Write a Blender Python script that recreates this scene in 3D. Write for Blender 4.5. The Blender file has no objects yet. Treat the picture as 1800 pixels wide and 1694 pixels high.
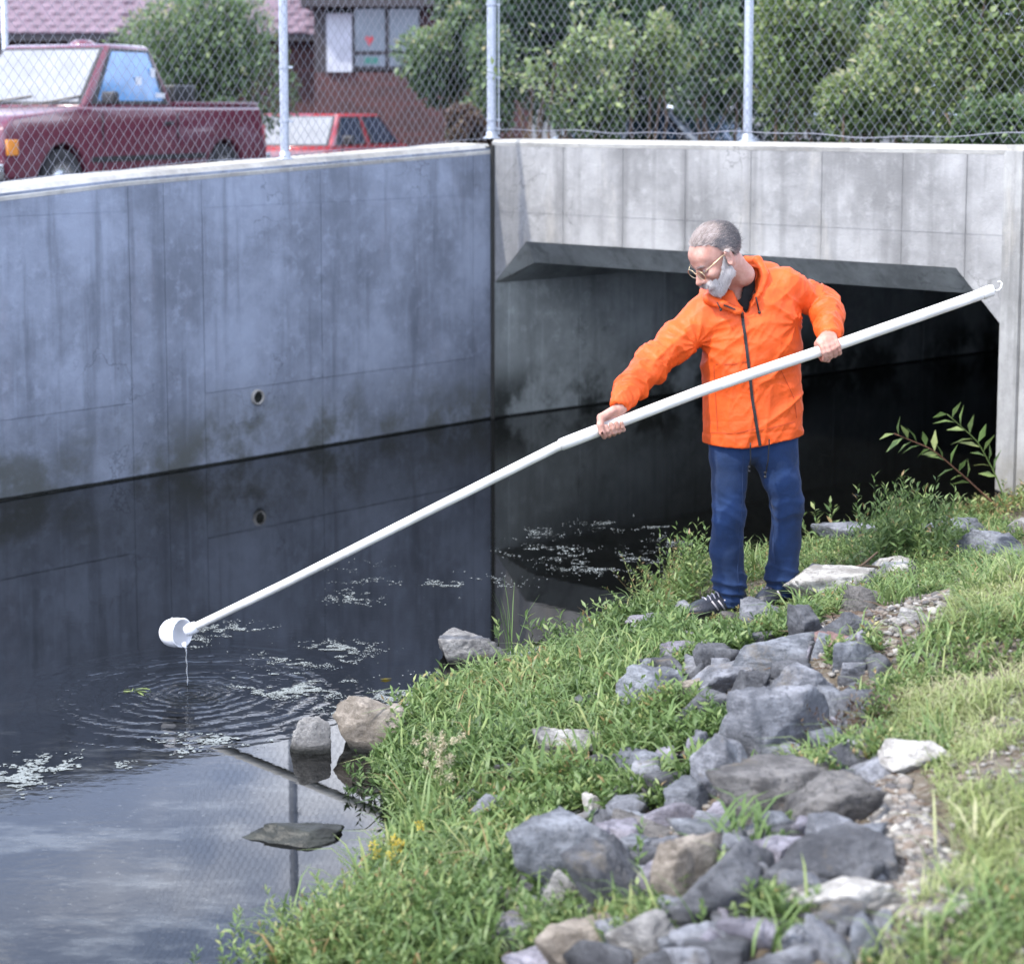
import bpy, math, random
import numpy as np
from mathutils import Vector, Matrix
from mathutils.bvhtree import BVHTree
rng = np.random.default_rng(7)
random.seed(7)
scene = bpy.context.scene
COL = scene.collection

# ------------------------------------------------------------------ camera
H = 2.36
FPX = 3430.0
PITCH = math.radians(6.5)
CYP = 586.0
cd = bpy.data.cameras.new('camera')
cam = bpy.data.objects.new('camera', cd)
COL.objects.link(cam)
cam.location = (0, 0, H)
cam.rotation_euler = (math.radians(90) - PITCH, 0, 0)
cd.sensor_width = 36
cd.lens = 36 * FPX / 1800
cd.shift_y = -(847 - CYP) / 1800
cd.clip_start = 0.1
cd.clip_end = 2000
cd.dof.use_dof = True
cd.dof.focus_distance = 8.1
cd.dof.aperture_fstop = 2.9
scene.camera = cam

# ------------------------------------------------------------------ light
SUN_AZ = Vector((-0.82, -0.57, 0)).normalized()
SUN_EL = math.radians(52)
w = bpy.data.worlds.new('World'); scene.world = w; w.use_nodes = True
nt = w.node_tree; nt.nodes.clear()
sky = nt.nodes.new('ShaderNodeTexSky'); sky.sky_type = 'NISHITA'; sky.sun_disc = False
sky.sun_elevation = SUN_EL
# rotation is measured clockwise from +Y
sky.sun_rotation = math.atan2(SUN_AZ.x, SUN_AZ.y)
sky.dust_density = 1.4; sky.ozone_density = 3.0
bg = nt.nodes.new('ShaderNodeBackground'); bg.inputs['Strength'].default_value = 0.15
wo = nt.nodes.new('ShaderNodeOutputWorld')
CLOUD = (.1155, 2.6696, .0882)
# broken bright cloud over the blue
tcw = nt.nodes.new('ShaderNodeTexCoord'); mpw = nt.nodes.new('ShaderNodeMapping'); mpw.inputs['Scale'].default_value = (1, 1, 2.2); mpw.inputs['Location'].default_value = CLOUD
nt.links.new(tcw.outputs['Generated'], mpw.inputs[0])
cn = nt.nodes.new('ShaderNodeTexNoise'); cn.inputs['Scale'].default_value = 2.6; cn.inputs['Detail'].default_value = 7; cn.inputs['Roughness'].default_value = .6
nt.links.new(mpw.outputs[0], cn.inputs['Vector'])
cr = nt.nodes.new('ShaderNodeMapRange'); cr.interpolation_type = 'SMOOTHSTEP'; cr.inputs[1].default_value = .47; cr.inputs[2].default_value = .64; cr.inputs[4].default_value = .85
nt.links.new(cn.outputs[0], cr.inputs[0])
mw = nt.nodes.new('ShaderNodeMix'); mw.data_type = 'RGBA'; nt.links.new(cr.outputs[0], mw.inputs[0]); pass; mw.inputs[7].default_value = (16.0, 16.3, 17.5, 1)
sx = nt.nodes.new('ShaderNodeSeparateXYZ'); nt.links.new(tcw.outputs['Generated'], sx.inputs[0])
hz_ = nt.nodes.new('ShaderNodeMapRange'); hz_.interpolation_type = 'SMOOTHSTEP'; hz_.inputs[1].default_value = .05; hz_.inputs[2].default_value = .78; hz_.inputs[3].default_value = .9; hz_.inputs[4].default_value = 0.0
nt.links.new(sx.outputs[2], hz_.inputs[0])
m2 = nt.nodes.new('ShaderNodeMix'); m2.data_type = 'RGBA'; nt.links.new(hz_.outputs[0], m2.inputs[0]); nt.links.new(sky.outputs[0], m2.inputs[6]); m2.inputs[7].default_value = (7.0, 8.4, 12.2, 1)
nt.links.new(m2.outputs[2], mw.inputs[6]); nt.links.new(mw.outputs[2], bg.inputs[0]); nt.links.new(bg.outputs[0], wo.inputs[0])
sd = bpy.data.lights.new('sun', 'SUN'); sd.energy = 2.5; sd.angle = math.radians(0.9); sd.color = (1.0, 0.95, 0.88)
so = bpy.data.objects.new('sun', sd); COL.objects.link(so)
sdir = Vector((SUN_AZ.x * math.cos(SUN_EL), SUN_AZ.y * math.cos(SUN_EL), math.sin(SUN_EL)))
so.rotation_euler = sdir.to_track_quat('Z', 'Y').to_euler(); so.location = (-20, -12, 30)
scene.view_settings.view_transform = 'Standard'
scene.view_settings.look = 'None'
scene.view_settings.exposure = 1.1
scene.view_settings.gamma = 1.0
scene.view_settings.use_curve_mapping = False
try:
    scene.cycles.max_bounces = 6; scene.cycles.transparent_max_bounces = 12
    scene.cycles.caustics_reflective = False; scene.cycles.caustics_refractive = False
except Exception:
    pass

# ------------------------------------------------------------------ picking points from view angles
CAM = np.array([0, 0, H])
def ray(px, py):
    x = (px - 900) / FPX; y = -(py - CYP) / FPX
    c, s = math.cos(PITCH), math.sin(PITCH)
    return np.array([x, c + y * s, -s + y * c])
def atz(px, py, z=0.0):
    d = ray(px, py); return CAM + d * ((z - H) / d[2])
def atY(px, py, Y):
    d = ray(px, py); return CAM + d * (Y / d[1])
def pix(p):
    p = np.asarray(p, float) - CAM
    c, s = math.cos(PITCH), math.sin(PITCH)
    f = p[..., 1] * c - p[..., 2] * s; u = p[..., 1] * s + p[..., 2] * c
    return 900 + FPX * p[..., 0] / f, CYP - FPX * u / f
def onwall(px, py, P0, n):
    d = ray(px, py); k = np.dot(P0 - CAM, n) / np.dot(d, n); return CAM + d * k

# ------------------------------------------------------------------ numpy noise
def _hash(i, j, k, s):
    h = (i * 374761393 + j * 668265263 + k * 2147483647 + s * 974634777) & 0xFFFFFFFF
    h = ((h ^ (h >> 13)) * 1274126177) & 0xFFFFFFFF
    return ((h ^ (h >> 16)) & 0xFFFF) / 32767.5 - 1.0
def noise3(P, scale=1.0, seed=0):
    P = np.asarray(P, float) * scale
    I = np.floor(P).astype(np.int64); f = P - I; f = f * f * (3 - 2 * f)
    r = 0
    for a in (0, 1):
        for b in (0, 1):
            for c in (0, 1):
                wgt = (f[..., 0] if a else 1 - f[..., 0]) * (f[..., 1] if b else 1 - f[..., 1]) * (f[..., 2] if c else 1 - f[..., 2])
                r = r + wgt * _hash(I[..., 0] + a, I[..., 1] + b, I[..., 2] + c, seed)
    return r
def fbm(P, scale=1.0, seed=0, oct=3):
    r = 0; a = 1.0
    for o in range(oct):
        r = r + a * noise3(P, scale * 2 ** o, seed + o * 17); a *= 0.5
    return r

# ------------------------------------------------------------------ mesh helpers
def link(o, parent=None):
    COL.objects.link(o)
    if parent is not None: o.parent = parent
    return o
def mesh_data(name, V, F, mat, smooth=False, tint=None):
    """F: array (n,3) or (n,4), or a list of index lists."""
    me = bpy.data.meshes.new(name)
    V = np.asarray(V, dtype=np.float32)
    if isinstance(F, np.ndarray):
        n, k = F.shape
        me.vertices.add(len(V)); me.vertices.foreach_set('co', V.ravel())
        me.loops.add(n * k); me.loops.foreach_set('vertex_index', F.astype(np.int32).ravel())
        me.polygons.add(n); me.polygons.foreach_set('loop_start', np.arange(0, n * k, k, dtype=np.int32))
        try: me.polygons.foreach_set('loop_total', np.full(n, k, dtype=np.int32))
        except Exception: pass
        me.update(calc_edges=True)
    else:
        me.from_pydata([tuple(map(float, v)) for v in V], [], [tuple(int(i) for i in f) for f in F])
    if smooth: me.polygons.foreach_set('use_smooth', np.ones(len(me.polygons), dtype=bool))
    if tint is not None:
        a = me.attributes.new('tint', 'FLOAT', 'POINT'); a.data.foreach_set('value', np.asarray(tint, dtype=np.float32))
    if mat is not None: me.materials.append(mat)
    me.validate()
    return me
def obj(name, V, F, mat, parent=None, smooth=False, tint=None, origin=None, kind=None):
    """V in world coordinates when origin / parent position is given; stored relative to it."""
    V = np.asarray(V, float)
    if parent is not None:
        V = V - np.array(parent.get('_o', (0, 0, 0)))
    elif origin is not None:
        V = V - np.asarray(origin)
    me = mesh_data(name, V, F, mat, smooth, tint)
    o = bpy.data.objects.new(name, me); link(o, parent)
    if parent is None and origin is not None: o.location = origin
    o['_o'] = tuple(parent['_o']) if parent is not None and '_o' in parent else (tuple(float(a) for a in origin) if origin is not None else (0., 0., 0.))
    if kind: o['kind'] = kind
    return o
def thing(name, label, cat, loc, group=None, rotz=0.0, local=False):
    o = bpy.data.objects.new(name, None); COL.objects.link(o)
    o.location = tuple(loc); o.rotation_euler = (0, 0, rotz)
    o['_o'] = (0., 0., 0.) if local else tuple(float(a) for a in loc)
    tag(o, label, cat, group); return o
def tag(o, label=None, cat=None, group=None, kind=None):
    if label: o['label'] = label
    if cat: o['category'] = cat
    if group: o['group'] = group
    if kind: o['kind'] = kind
    return o
def merge(parts):
    Vs, Fs, n = [], [], 0
    for V, F in parts:
        Vs.append(np.asarray(V, float))
        Fs += [[i + n for i in f] for f in (F.tolist() if isinstance(F, np.ndarray) else F)]
        n += len(V)
    return np.vstack(Vs), Fs
def box(c, s, rz=0.0):
    c = np.asarray(c, float); s = np.asarray(s, float) / 2
    V = np.array([[x, y, z] for z in (-1, 1) for y in (-1, 1) for x in (-1, 1)], float) * s
    if rz:
        R = np.array([[math.cos(rz), -math.sin(rz), 0], [math.sin(rz), math.cos(rz), 0], [0, 0, 1]]); V = V @ R.T
    return V + c, [[0, 2, 3, 1], [4, 5, 7, 6], [0, 1, 5, 4], [2, 6, 7, 3], [0, 4, 6, 2], [1, 3, 7, 5]]
def frame_of(d):
    d = np.asarray(d, float); d = d / np.linalg.norm(d)
    a = np.array([0, 0, 1.0]) if abs(d[2]) < .9 else np.array([1.0, 0, 0])
    u = np.cross(a, d); u /= np.linalg.norm(u); return d, u, np.cross(d, u)
def tube(P, R, n=8, cap=True):
    P = np.asarray(P, float); m = len(P)
    R = np.full(m, R) if np.isscalar(R) else np.asarray(R, float)
    T = np.gradient(P, axis=0); T /= np.linalg.norm(T, axis=1)[:, None] + 1e-12
    _, u, _ = frame_of(T[0]); V = []
    for i in range(m):
        u = u - T[i] * np.dot(u, T[i]); u /= np.linalg.norm(u); v = np.cross(T[i], u)
        for k in range(n):
            a = 2 * math.pi * k / n; V.append(P[i] + R[i] * (math.cos(a) * u + math.sin(a) * v))
    F = [[i * n + k, i * n + (k + 1) % n, (i + 1) * n + (k + 1) % n, (i + 1) * n + k] for i in range(m - 1) for k in range(n)]
    if cap: F += [[k for k in range(n)][::-1], [(m - 1) * n + k for k in range(n)]]
    return np.array(V), F
def lathe(prof, c, axis, n=24):
    """prof: list of (r, h) along the axis."""
    d, u, v = frame_of(axis); V = []
    for r, h in prof:
        for k in range(n):
            a = 2 * math.pi * k / n; V.append(np.asarray(c) + d * h + r * (math.cos(a) * u + math.sin(a) * v))
    m = len(prof)
    F = [[i * n + k, i * n + (k + 1) % n, (i + 1) * n + (k + 1) % n, (i + 1) * n + k] for i in range(m - 1) for k in range(n)]
    return np.array(V), F
def prism(poly, thick_vec):
    """closed polygon (3D points) extruded by a vector."""
    P = np.asarray(poly, float); n = len(P); V = np.vstack([P, P + np.asarray(thick_vec)])
    F = [list(range(n)), list(range(2 * n - 1, n - 1, -1))] + [[i, (i + 1) % n + 0, (i + 1) % n + n, i + n][::-1] for i in range(n)]
    return V, F
def bevel(o, wdt=0.01, seg=2, ang=35):
    m = o.modifiers.new('b', 'BEVEL'); m.width = wdt; m.segments = seg; m.limit_method = 'ANGLE'; m.angle_limit = math.radians(ang)
    for p in o.data.polygons: p.use_smooth = True
    return o

# ------------------------------------------------------------------ materials
def mat_new(name):
    m = bpy.data.materials.new(name); m.use_nodes = True
    nt = m.node_tree; nt.nodes.clear()
    out = nt.nodes.new('ShaderNodeOutputMaterial'); return m, nt, out
class N:
    """tiny node-graph helper"""
    def __init__(s, nt): s.nt = nt
    def new(s, t, **kw):
        n = s.nt.nodes.new('ShaderNode' + t)
        for k, v in kw.items():
            if k.startswith('_'): setattr(n, k[1:], v)
            else:
                key = k.replace('__', ' ')
                inp = n.inputs[key] if key in n.inputs else n.inputs[int(key[1:])]
                if hasattr(v, 'is_linked') or hasattr(v, 'links'): s.nt.links.new(v, inp)
                else: inp.default_value = v
        return n
    def pos(s): return s.nt.nodes.new('ShaderNodeNewGeometry').outputs['Position']
    def math(s, op, a, b=0.0, c=0.0):
        n = s.nt.nodes.new('ShaderNodeMath'); n.operation = op
        for i, v in enumerate((a, b, c)):
            if hasattr(v, 'links'): s.nt.links.new(v, n.inputs[i])
            else: n.inputs[i].default_value = v
        return n.outputs[0]
    def mix(s, f, a, b):
        n = s.nt.nodes.new('ShaderNodeMix'); n.data_type = 'RGBA'
        for i, v in ((0, f), (6, a), (7, b)):
            if hasattr(v, 'links'): s.nt.links.new(v, n.inputs[i])
            else: n.inputs[i].default_value = v if i == 0 or len(v) == 4 else (*v, 1)
        return n.outputs[2]
    def ramp(s, f, stops):
        n = s.nt.nodes.new('ShaderNodeValToRGB'); s.nt.links.new(f, n.inputs[0])
        e = n.color_ramp.elements
        while len(e) < len(stops): e.new(0.5)
        for i, (p, c) in enumerate(stops):
            e[i].position = p; e[i].color = (*c, 1) if len(c) == 3 else c
        return n.outputs[0]
    def noise(s, vec, scale, detail=4, rough=.55, stretch=None, seed=0.0):
        if stretch is not None or seed:
            mp = s.nt.nodes.new('ShaderNodeMapping'); s.nt.links.new(vec, mp.inputs[0])
            mp.inputs['Scale'].default_value = stretch or (1, 1, 1); mp.inputs['Location'].default_value = (seed, seed * 1.7, seed * .6)
            vec = mp.outputs[0]
        n = s.nt.nodes.new('ShaderNodeTexNoise'); s.nt.links.new(vec, n.inputs['Vector'])
        n.inputs['Scale'].default_value = scale; n.inputs['Detail'].default_value = detail; n.inputs['Roughness'].default_value = rough
        return n.outputs[0]
    def step(s, v, lo, hi):
        n = s.nt.nodes.new('ShaderNodeMapRange'); n.interpolation_type = 'SMOOTHSTEP'
        s.nt.links.new(v, n.inputs[0]); n.inputs[1].default_value = lo; n.inputs[2].default_value = hi; return n.outputs[0]
    def bump(s, h, dist=0.01, strength=1.0, normal=None):
        n = s.nt.nodes.new('ShaderNodeBump'); s.nt.links.new(h, n.inputs['Height'])
        n.inputs['Distance'].default_value = dist; n.inputs['Strength'].default_value = strength
        if normal is not None: s.nt.links.new(normal, n.inputs['Normal'])
        return n.outputs[0]
    def bsdf(s, out, color, rough=.6, metal=0.0, normal=None, spec=.5, **kw):
        b = s.nt.nodes.new('ShaderNodeBsdfPrincipled')
        for key, v in (('Base Color', color), ('Roughness', rough), ('Metallic', metal), ('Normal', normal), ('Specular IOR Level', spec)):
            if v is None: continue
            if hasattr(v, 'links'): s.nt.links.new(v, b.inputs[key])
            else: b.inputs[key].default_value = (*v, 1) if key == 'Base Color' and len(v) == 3 else v
        for k, v in kw.items(): b.inputs[k.replace('_', ' ')].default_value = v
        s.nt.links.new(b.outputs[0], out.inputs['Surface']); return b
def simple(name, color, rough=.6, metal=0.0, var=0.12, scale=6.0, bumpd=0.0, bscale=60.0, spec=.5, **kw):
    m, nt, out = mat_new(name); g = N(nt); p = g.pos()
    n = g.noise(p, scale, 5)
    c = g.mix(n, tuple(max(0, a * (1 - var * 2)) for a in color), tuple(min(1, a * (1 + var * 2)) for a in color))
    nrm = g.bump(g.noise(p, bscale, 3), bumpd) if bumpd else None
    g.bsdf(out, c, rough, metal, nrm, spec, **kw); return m

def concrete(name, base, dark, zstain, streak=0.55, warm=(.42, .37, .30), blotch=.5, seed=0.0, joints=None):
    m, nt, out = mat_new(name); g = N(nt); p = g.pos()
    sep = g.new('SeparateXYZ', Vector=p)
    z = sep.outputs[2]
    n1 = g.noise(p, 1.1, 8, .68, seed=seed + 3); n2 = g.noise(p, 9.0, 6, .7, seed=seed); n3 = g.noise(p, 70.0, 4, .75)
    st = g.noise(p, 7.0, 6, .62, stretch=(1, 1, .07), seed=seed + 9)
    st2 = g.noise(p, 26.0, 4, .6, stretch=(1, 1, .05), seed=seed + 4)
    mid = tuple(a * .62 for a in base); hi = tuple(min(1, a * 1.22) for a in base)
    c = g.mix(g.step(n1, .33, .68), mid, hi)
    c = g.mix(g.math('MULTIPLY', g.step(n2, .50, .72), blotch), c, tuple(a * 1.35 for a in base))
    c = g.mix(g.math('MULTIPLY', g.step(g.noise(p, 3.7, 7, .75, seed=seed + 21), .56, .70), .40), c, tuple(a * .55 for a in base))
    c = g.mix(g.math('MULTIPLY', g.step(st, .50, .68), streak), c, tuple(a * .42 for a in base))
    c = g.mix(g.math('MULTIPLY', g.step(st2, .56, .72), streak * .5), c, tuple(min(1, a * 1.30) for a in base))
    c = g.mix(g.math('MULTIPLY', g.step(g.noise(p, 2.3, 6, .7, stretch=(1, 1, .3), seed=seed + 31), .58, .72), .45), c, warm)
    # pits and small dark specks
    c = g.mix(g.math('MULTIPLY', g.step(n3, .66, .74), .45), c, tuple(a * .4 for a in base))
    if joints:
        o_, u_, ts_ = joints
        t_ = g.new('VectorMath', _operation='DOT_PRODUCT'); sb = g.new('VectorMath', _operation='SUBTRACT')
        nt.links.new(p, sb.inputs[0]); sb.inputs[1].default_value = tuple(o_); nt.links.new(sb.outputs[0], t_.inputs[0]); t_.inputs[1].default_value = tuple(u_)
        tn = g.math('ADD', t_.outputs['Value'], g.math('MULTIPLY', g.math('SUBTRACT', st2, .5), .07)); acc = None
        for tj, wd, am in ts_:
            f_ = g.math('MULTIPLY', g.math('SUBTRACT', 1.0, g.step(g.math('ABSOLUTE', g.math('SUBTRACT', tn, tj)), .006, wd)), am)
            acc = f_ if acc is None else g.math('MAXIMUM', acc, f_)
        c = g.mix(acc, c, tuple(a * .45 for a in base))
    # growth and damp that climbs from the water line
    zz = g.math('ADD', z, g.math('MULTIPLY', g.math('SUBTRACT', n1, .5), -1.0 * zstain * 1.5))
    zz = g.math('ADD', zz, g.math('MULTIPLY', g.math('SUBTRACT', n2, .5), -.35 * zstain))
    pm = g.math('ADD', .25, g.math('MULTIPLY', g.step(g.noise(p, 1.7, 5, .65, seed=seed + 40), .42, .60), .72))
    c = g.mix(g.math('MULTIPLY', g.math('SUBTRACT', 1.0, g.step(zz, zstain * .35, zstain * 1.5)), pm), c, dark)
    vo = g.new('TexVoronoi', _feature='DISTANCE_TO_EDGE', Scale=1.15); wv = g.new('VectorMath', _operation='ADD'); nv = g.new('TexNoise', Vector=p, Scale=3.0, Detail=6.0)
    nt.links.new(p, wv.inputs[0]); nt.links.new(nv.outputs['Color'], wv.inputs[1]); nt.links.new(wv.outputs[0], vo.inputs['Vector'])
    ck = g.math('MULTIPLY', g.math('SUBTRACT', 1.0, g.step(vo.outputs['Distance'], .002, .009)), g.step(g.noise(p, 1.3, 3, seed=seed + 50), .50, .62))
    c = g.mix(g.math('MULTIPLY', ck, .55), c, tuple(a * .35 for a in base))
    zw = g.math('ADD', z, g.math('MULTIPLY', g.math('SUBTRACT', n2, .5), .012))
    c = g.mix(g.math('SUBTRACT', 1.0, g.step(zw, .008, .02)), c, (.008, .009, .008))
    b = g.bump(n3, .0035, 1.0, g.bump(n2, .006))
    g.bsdf(out, c, .88, 0, b, .25)
    return m
M = {}
M['conc_shade'] = concrete('concrete_shade_blue', (.24, .272, .335), (.09, .097, .092), .40, .5, (.25, .26, .31), .55, 0)  # blue of the skylit shade is tinted into the base colour

M['conc_cap'] = concrete('concrete_cap', (.42, .41, .38), (.30, .29, .26), .1, .3, (.40, .36, .30), .4, 8)
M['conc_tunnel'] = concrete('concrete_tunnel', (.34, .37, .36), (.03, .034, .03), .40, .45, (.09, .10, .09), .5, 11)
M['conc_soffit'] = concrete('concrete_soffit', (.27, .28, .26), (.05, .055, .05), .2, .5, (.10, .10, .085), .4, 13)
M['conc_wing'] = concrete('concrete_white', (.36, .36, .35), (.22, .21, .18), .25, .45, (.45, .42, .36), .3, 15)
M['joint'] = simple('joint_filler', (.030, .030, .027), .95)
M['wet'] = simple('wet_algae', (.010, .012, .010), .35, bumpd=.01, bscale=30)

def galv():
    m, nt, out = mat_new('galvanised_steel'); g = N(nt); p = g.pos()
    v = g.new('TexVoronoi', Vector=p, Scale=90.0)
    c = g.mix(v.outputs['Color'], (.30, .33, .38), (.44, .47, .52))
    g.bsdf(out, c, .48, .55, None, .5); return m
M['galv'] = galv()
M['wire'] = simple('galvanised_wire', (.21, .22, .26), .55, .25)
# ------------------------------------------------------------------ plan of the creek
C = atz(866, 735); A = atz(0, 880)
uL = (A - C) / np.linalg.norm(A - C)                   # from the corner back to the left and near
uH = np.array([3700.0, -FPX, 0]); uH /= np.linalg.norm(uH)   # from the corner to the right and near
nL = np.array([-uL[1], uL[0], 0]); nL = nL if np.dot(nL, -C) > 0 else -nL
nH = np.array([uH[1], -uH[0], 0]); nH = nH if np.dot(nH, -C) > 0 else -nH
uT = np.array([3965.0, FPX, 0]); uT /= np.linalg.norm(uT)    # culvert axis
def tH(px, py=300):
    p = onwall(px, py, C, nH); return float(np.dot(p - C, uH)), float(p[2])
def tL(px, py):
    p = onwall(px, py, C, nL); return float(np.dot(p - C, uL)), float(p[2])
T_END = tH(1762, 600)[0]
Z_TOP = 0.5 * (tH(900, 251)[1] + tH(1760, 251)[1])
R_ = C + uH * T_END
uW = np.array([.36, -1.0, 0]); uW /= np.linalg.norm(uW)
nW = np.array([uW[1], -uW[0], 0]); nW = nW if nW[0] < 0 else -nW

# ------------------------------------------------------------------ bank terrain
WL_PX = [(300, 2300), (470, 1710), (540, 1655), (618, 1592), (680, 1532), (712, 1480), (694, 1400), (668, 1340), (722, 1278), (780, 1240), (885, 1208), (975, 1165),
         (1065, 1115), (1145, 1088), (1165, 1060), (1165, 1010), (1230, 985), (1330, 985), (1420, 968), (1560, 925), (1700, 918), (1752, 905)]
WL = np.array([atz(*p)[:2] for p in WL_PX])
WL = np.vstack([[WL[0] + np.array([-.6, -3.0])], WL, [R_[:2] + np.array([.6, .3])]])
def seg_dist(P, L):
    d = np.full(P.shape[:-1], 1e9)
    for a, b in zip(L[:-1], L[1:]):
        ab = b - a; t = np.clip(((P - a) @ ab) / (ab @ ab), 0, 1)
        d = np.minimum(d, np.linalg.norm(P - (a + t[..., None] * ab), axis=-1))
    return d
POLY = np.vstack([WL, [[30, WL[-1][1]], [30, -12], [WL[0][0], -12]]])
def inside(P, Q):
    x, y = P[..., 0], P[..., 1]; r = np.zeros(x.shape, bool)
    for (x1, y1), (x2, y2) in zip(Q, np.roll(Q, -1, axis=0)):
        c = ((y1 > y) != (y2 > y)) & (x < (x2 - x1) * (y - y1) / (y2 - y1 + 1e-12) + x1); r ^= c
    return r
def shore(P):
    P = np.asarray(P, float); d = seg_dist(P, WL); return np.where(inside(P, POLY), d, -d)
def tz(x, y):
    P = np.stack([np.asarray(x, float), np.asarray(y, float)], -1); d = shore(P)
    P3 = np.concatenate([P, np.zeros(P.shape[:-1] + (1,))], -1)
    n = fbm(P3, 1.6, 3) * .035 + fbm(P3, 7, 5) * .012
    far = np.clip((P[..., 1] - 6.6) / 3.4, 0, 1)
    amp = .86 - .50 * far
    zb = .05 * (1 - np.exp(-np.maximum(d, 0) / .06)) + amp * (1 - np.exp(-(np.maximum(d, 0) / 1.75) ** 1.5))
    return np.where(d > 0, zb + n * np.clip(d / .3, 0, 1), np.maximum(-.45, .45 * d))
def hit(px, py):
    d = ray(px, py); t = np.linspace(2.5, 22, 700); Pn = CAM + d * t[:, None]
    zz = tz(Pn[:, 0], Pn[:, 1]); k = np.argmax(Pn[:, 2] < np.maximum(zz, 0)); 
    return CAM + d * t[k]

gx = np.arange(-2.6, 9.0, .05); gy = np.arange(1.0, 13.2, .05)
GX, GY = np.meshgrid(gx, gy); GZ = tz(GX, GY)
# the bank stops against the wing wall and the culvert
V = np.stack([GX, GY, GZ], -1).reshape(-1, 3)
ni, nj = GX.shape
I = (np.arange(ni - 1)[:, None] * nj + np.arange(nj - 1)[None]).ravel()
F = np.stack([I, I + 1, I + nj + 1, I + nj], 1)
cen = V[F].mean(1)
sidesH = (cen[:, :2] - C[:2]) @ nH[:2]        # > 0 in front of the headwall
sidesW = (cen[:, :2] - R_[:2]) @ nW[:2]       # > 0 on the creek side of the wing wall
keep = (sidesH > -.12) & (sidesW > -.12) & (cen[:, 2] > -.4)
F = F[keep]; used = np.unique(F); remap = np.zeros(len(V), int); remap[used] = np.arange(len(used))
def soil():
    m, nt, out = mat_new('bank_soil'); g = N(nt); p = g.pos()
    n = g.noise(p, 5, 6, .65); n2 = g.noise(p, 45, 5, .7)
    c = g.ramp(n, [(.3, (.05, .04, .028)), (.5, (.13, .105, .075)), (.7, (.21, .185, .15))])
    c = g.mix(g.step(n2, .5, .65), c, (.25, .23, .20))
    z = g.new('SeparateXYZ', Vector=p).outputs[2]
    c = g.mix(g.math('SUBTRACT', 1.0, g.step(z, .01, .08)), c, (.018, .017, .012))
    g.bsdf(out, c, .9, 0, g.bump(n2, .02), .3); return m
M['soil'] = soil()
bank = obj('bank_ground', V[used], remap[F], M['soil'], smooth=True, kind='structure')

# far ground: the lot behind the walls and the land round about, one sheet with the creek left open
ZG = 1.38
def asphalt():
    m, nt, out = mat_new('lot_asphalt'); g = N(nt); p = g.pos()
    c = g.mix(g.noise(p, .8, 6), (.045, .045, .048), (.075, .073, .07))
    c = g.mix(g.step(g.noise(p, 60, 3), .55, .7), c, (.11, .11, .11))
    g.bsdf(out, c, .85, 0, g.bump(g.noise(p, 80, 3), .006)); return m
M['asphalt'] = asphalt()
Lend = C + uL * 16; Wend = R_ + uW * 14
Pb = C - nH * .2 - nL * .2
ZF = .98
pts = [Lend - nL * .2, Pb, R_ - nH * .2 - nW * .2, Wend - nW * .2, (260, -60, 0), (260, 22, 0), (-260, 22, 0), (-260, -60, 0)]
pts = [[p[0], p[1], ZG] for p in pts] + [[-260, 24.5, ZF], [260, 24.5, ZF], [260, 400, ZF], [-260, 400, ZF]]
obj('ground', np.array(pts), [[0, 1, 5, 6], [0, 6, 7], [1, 2, 5], [2, 3, 4, 5], [6, 5, 9, 8], [8, 9, 10, 11]], M['asphalt'], kind='structure')
M['lot_grass'] = simple('far_grass', (.055, .08, .025), .9, var=.3, scale=3)

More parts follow.
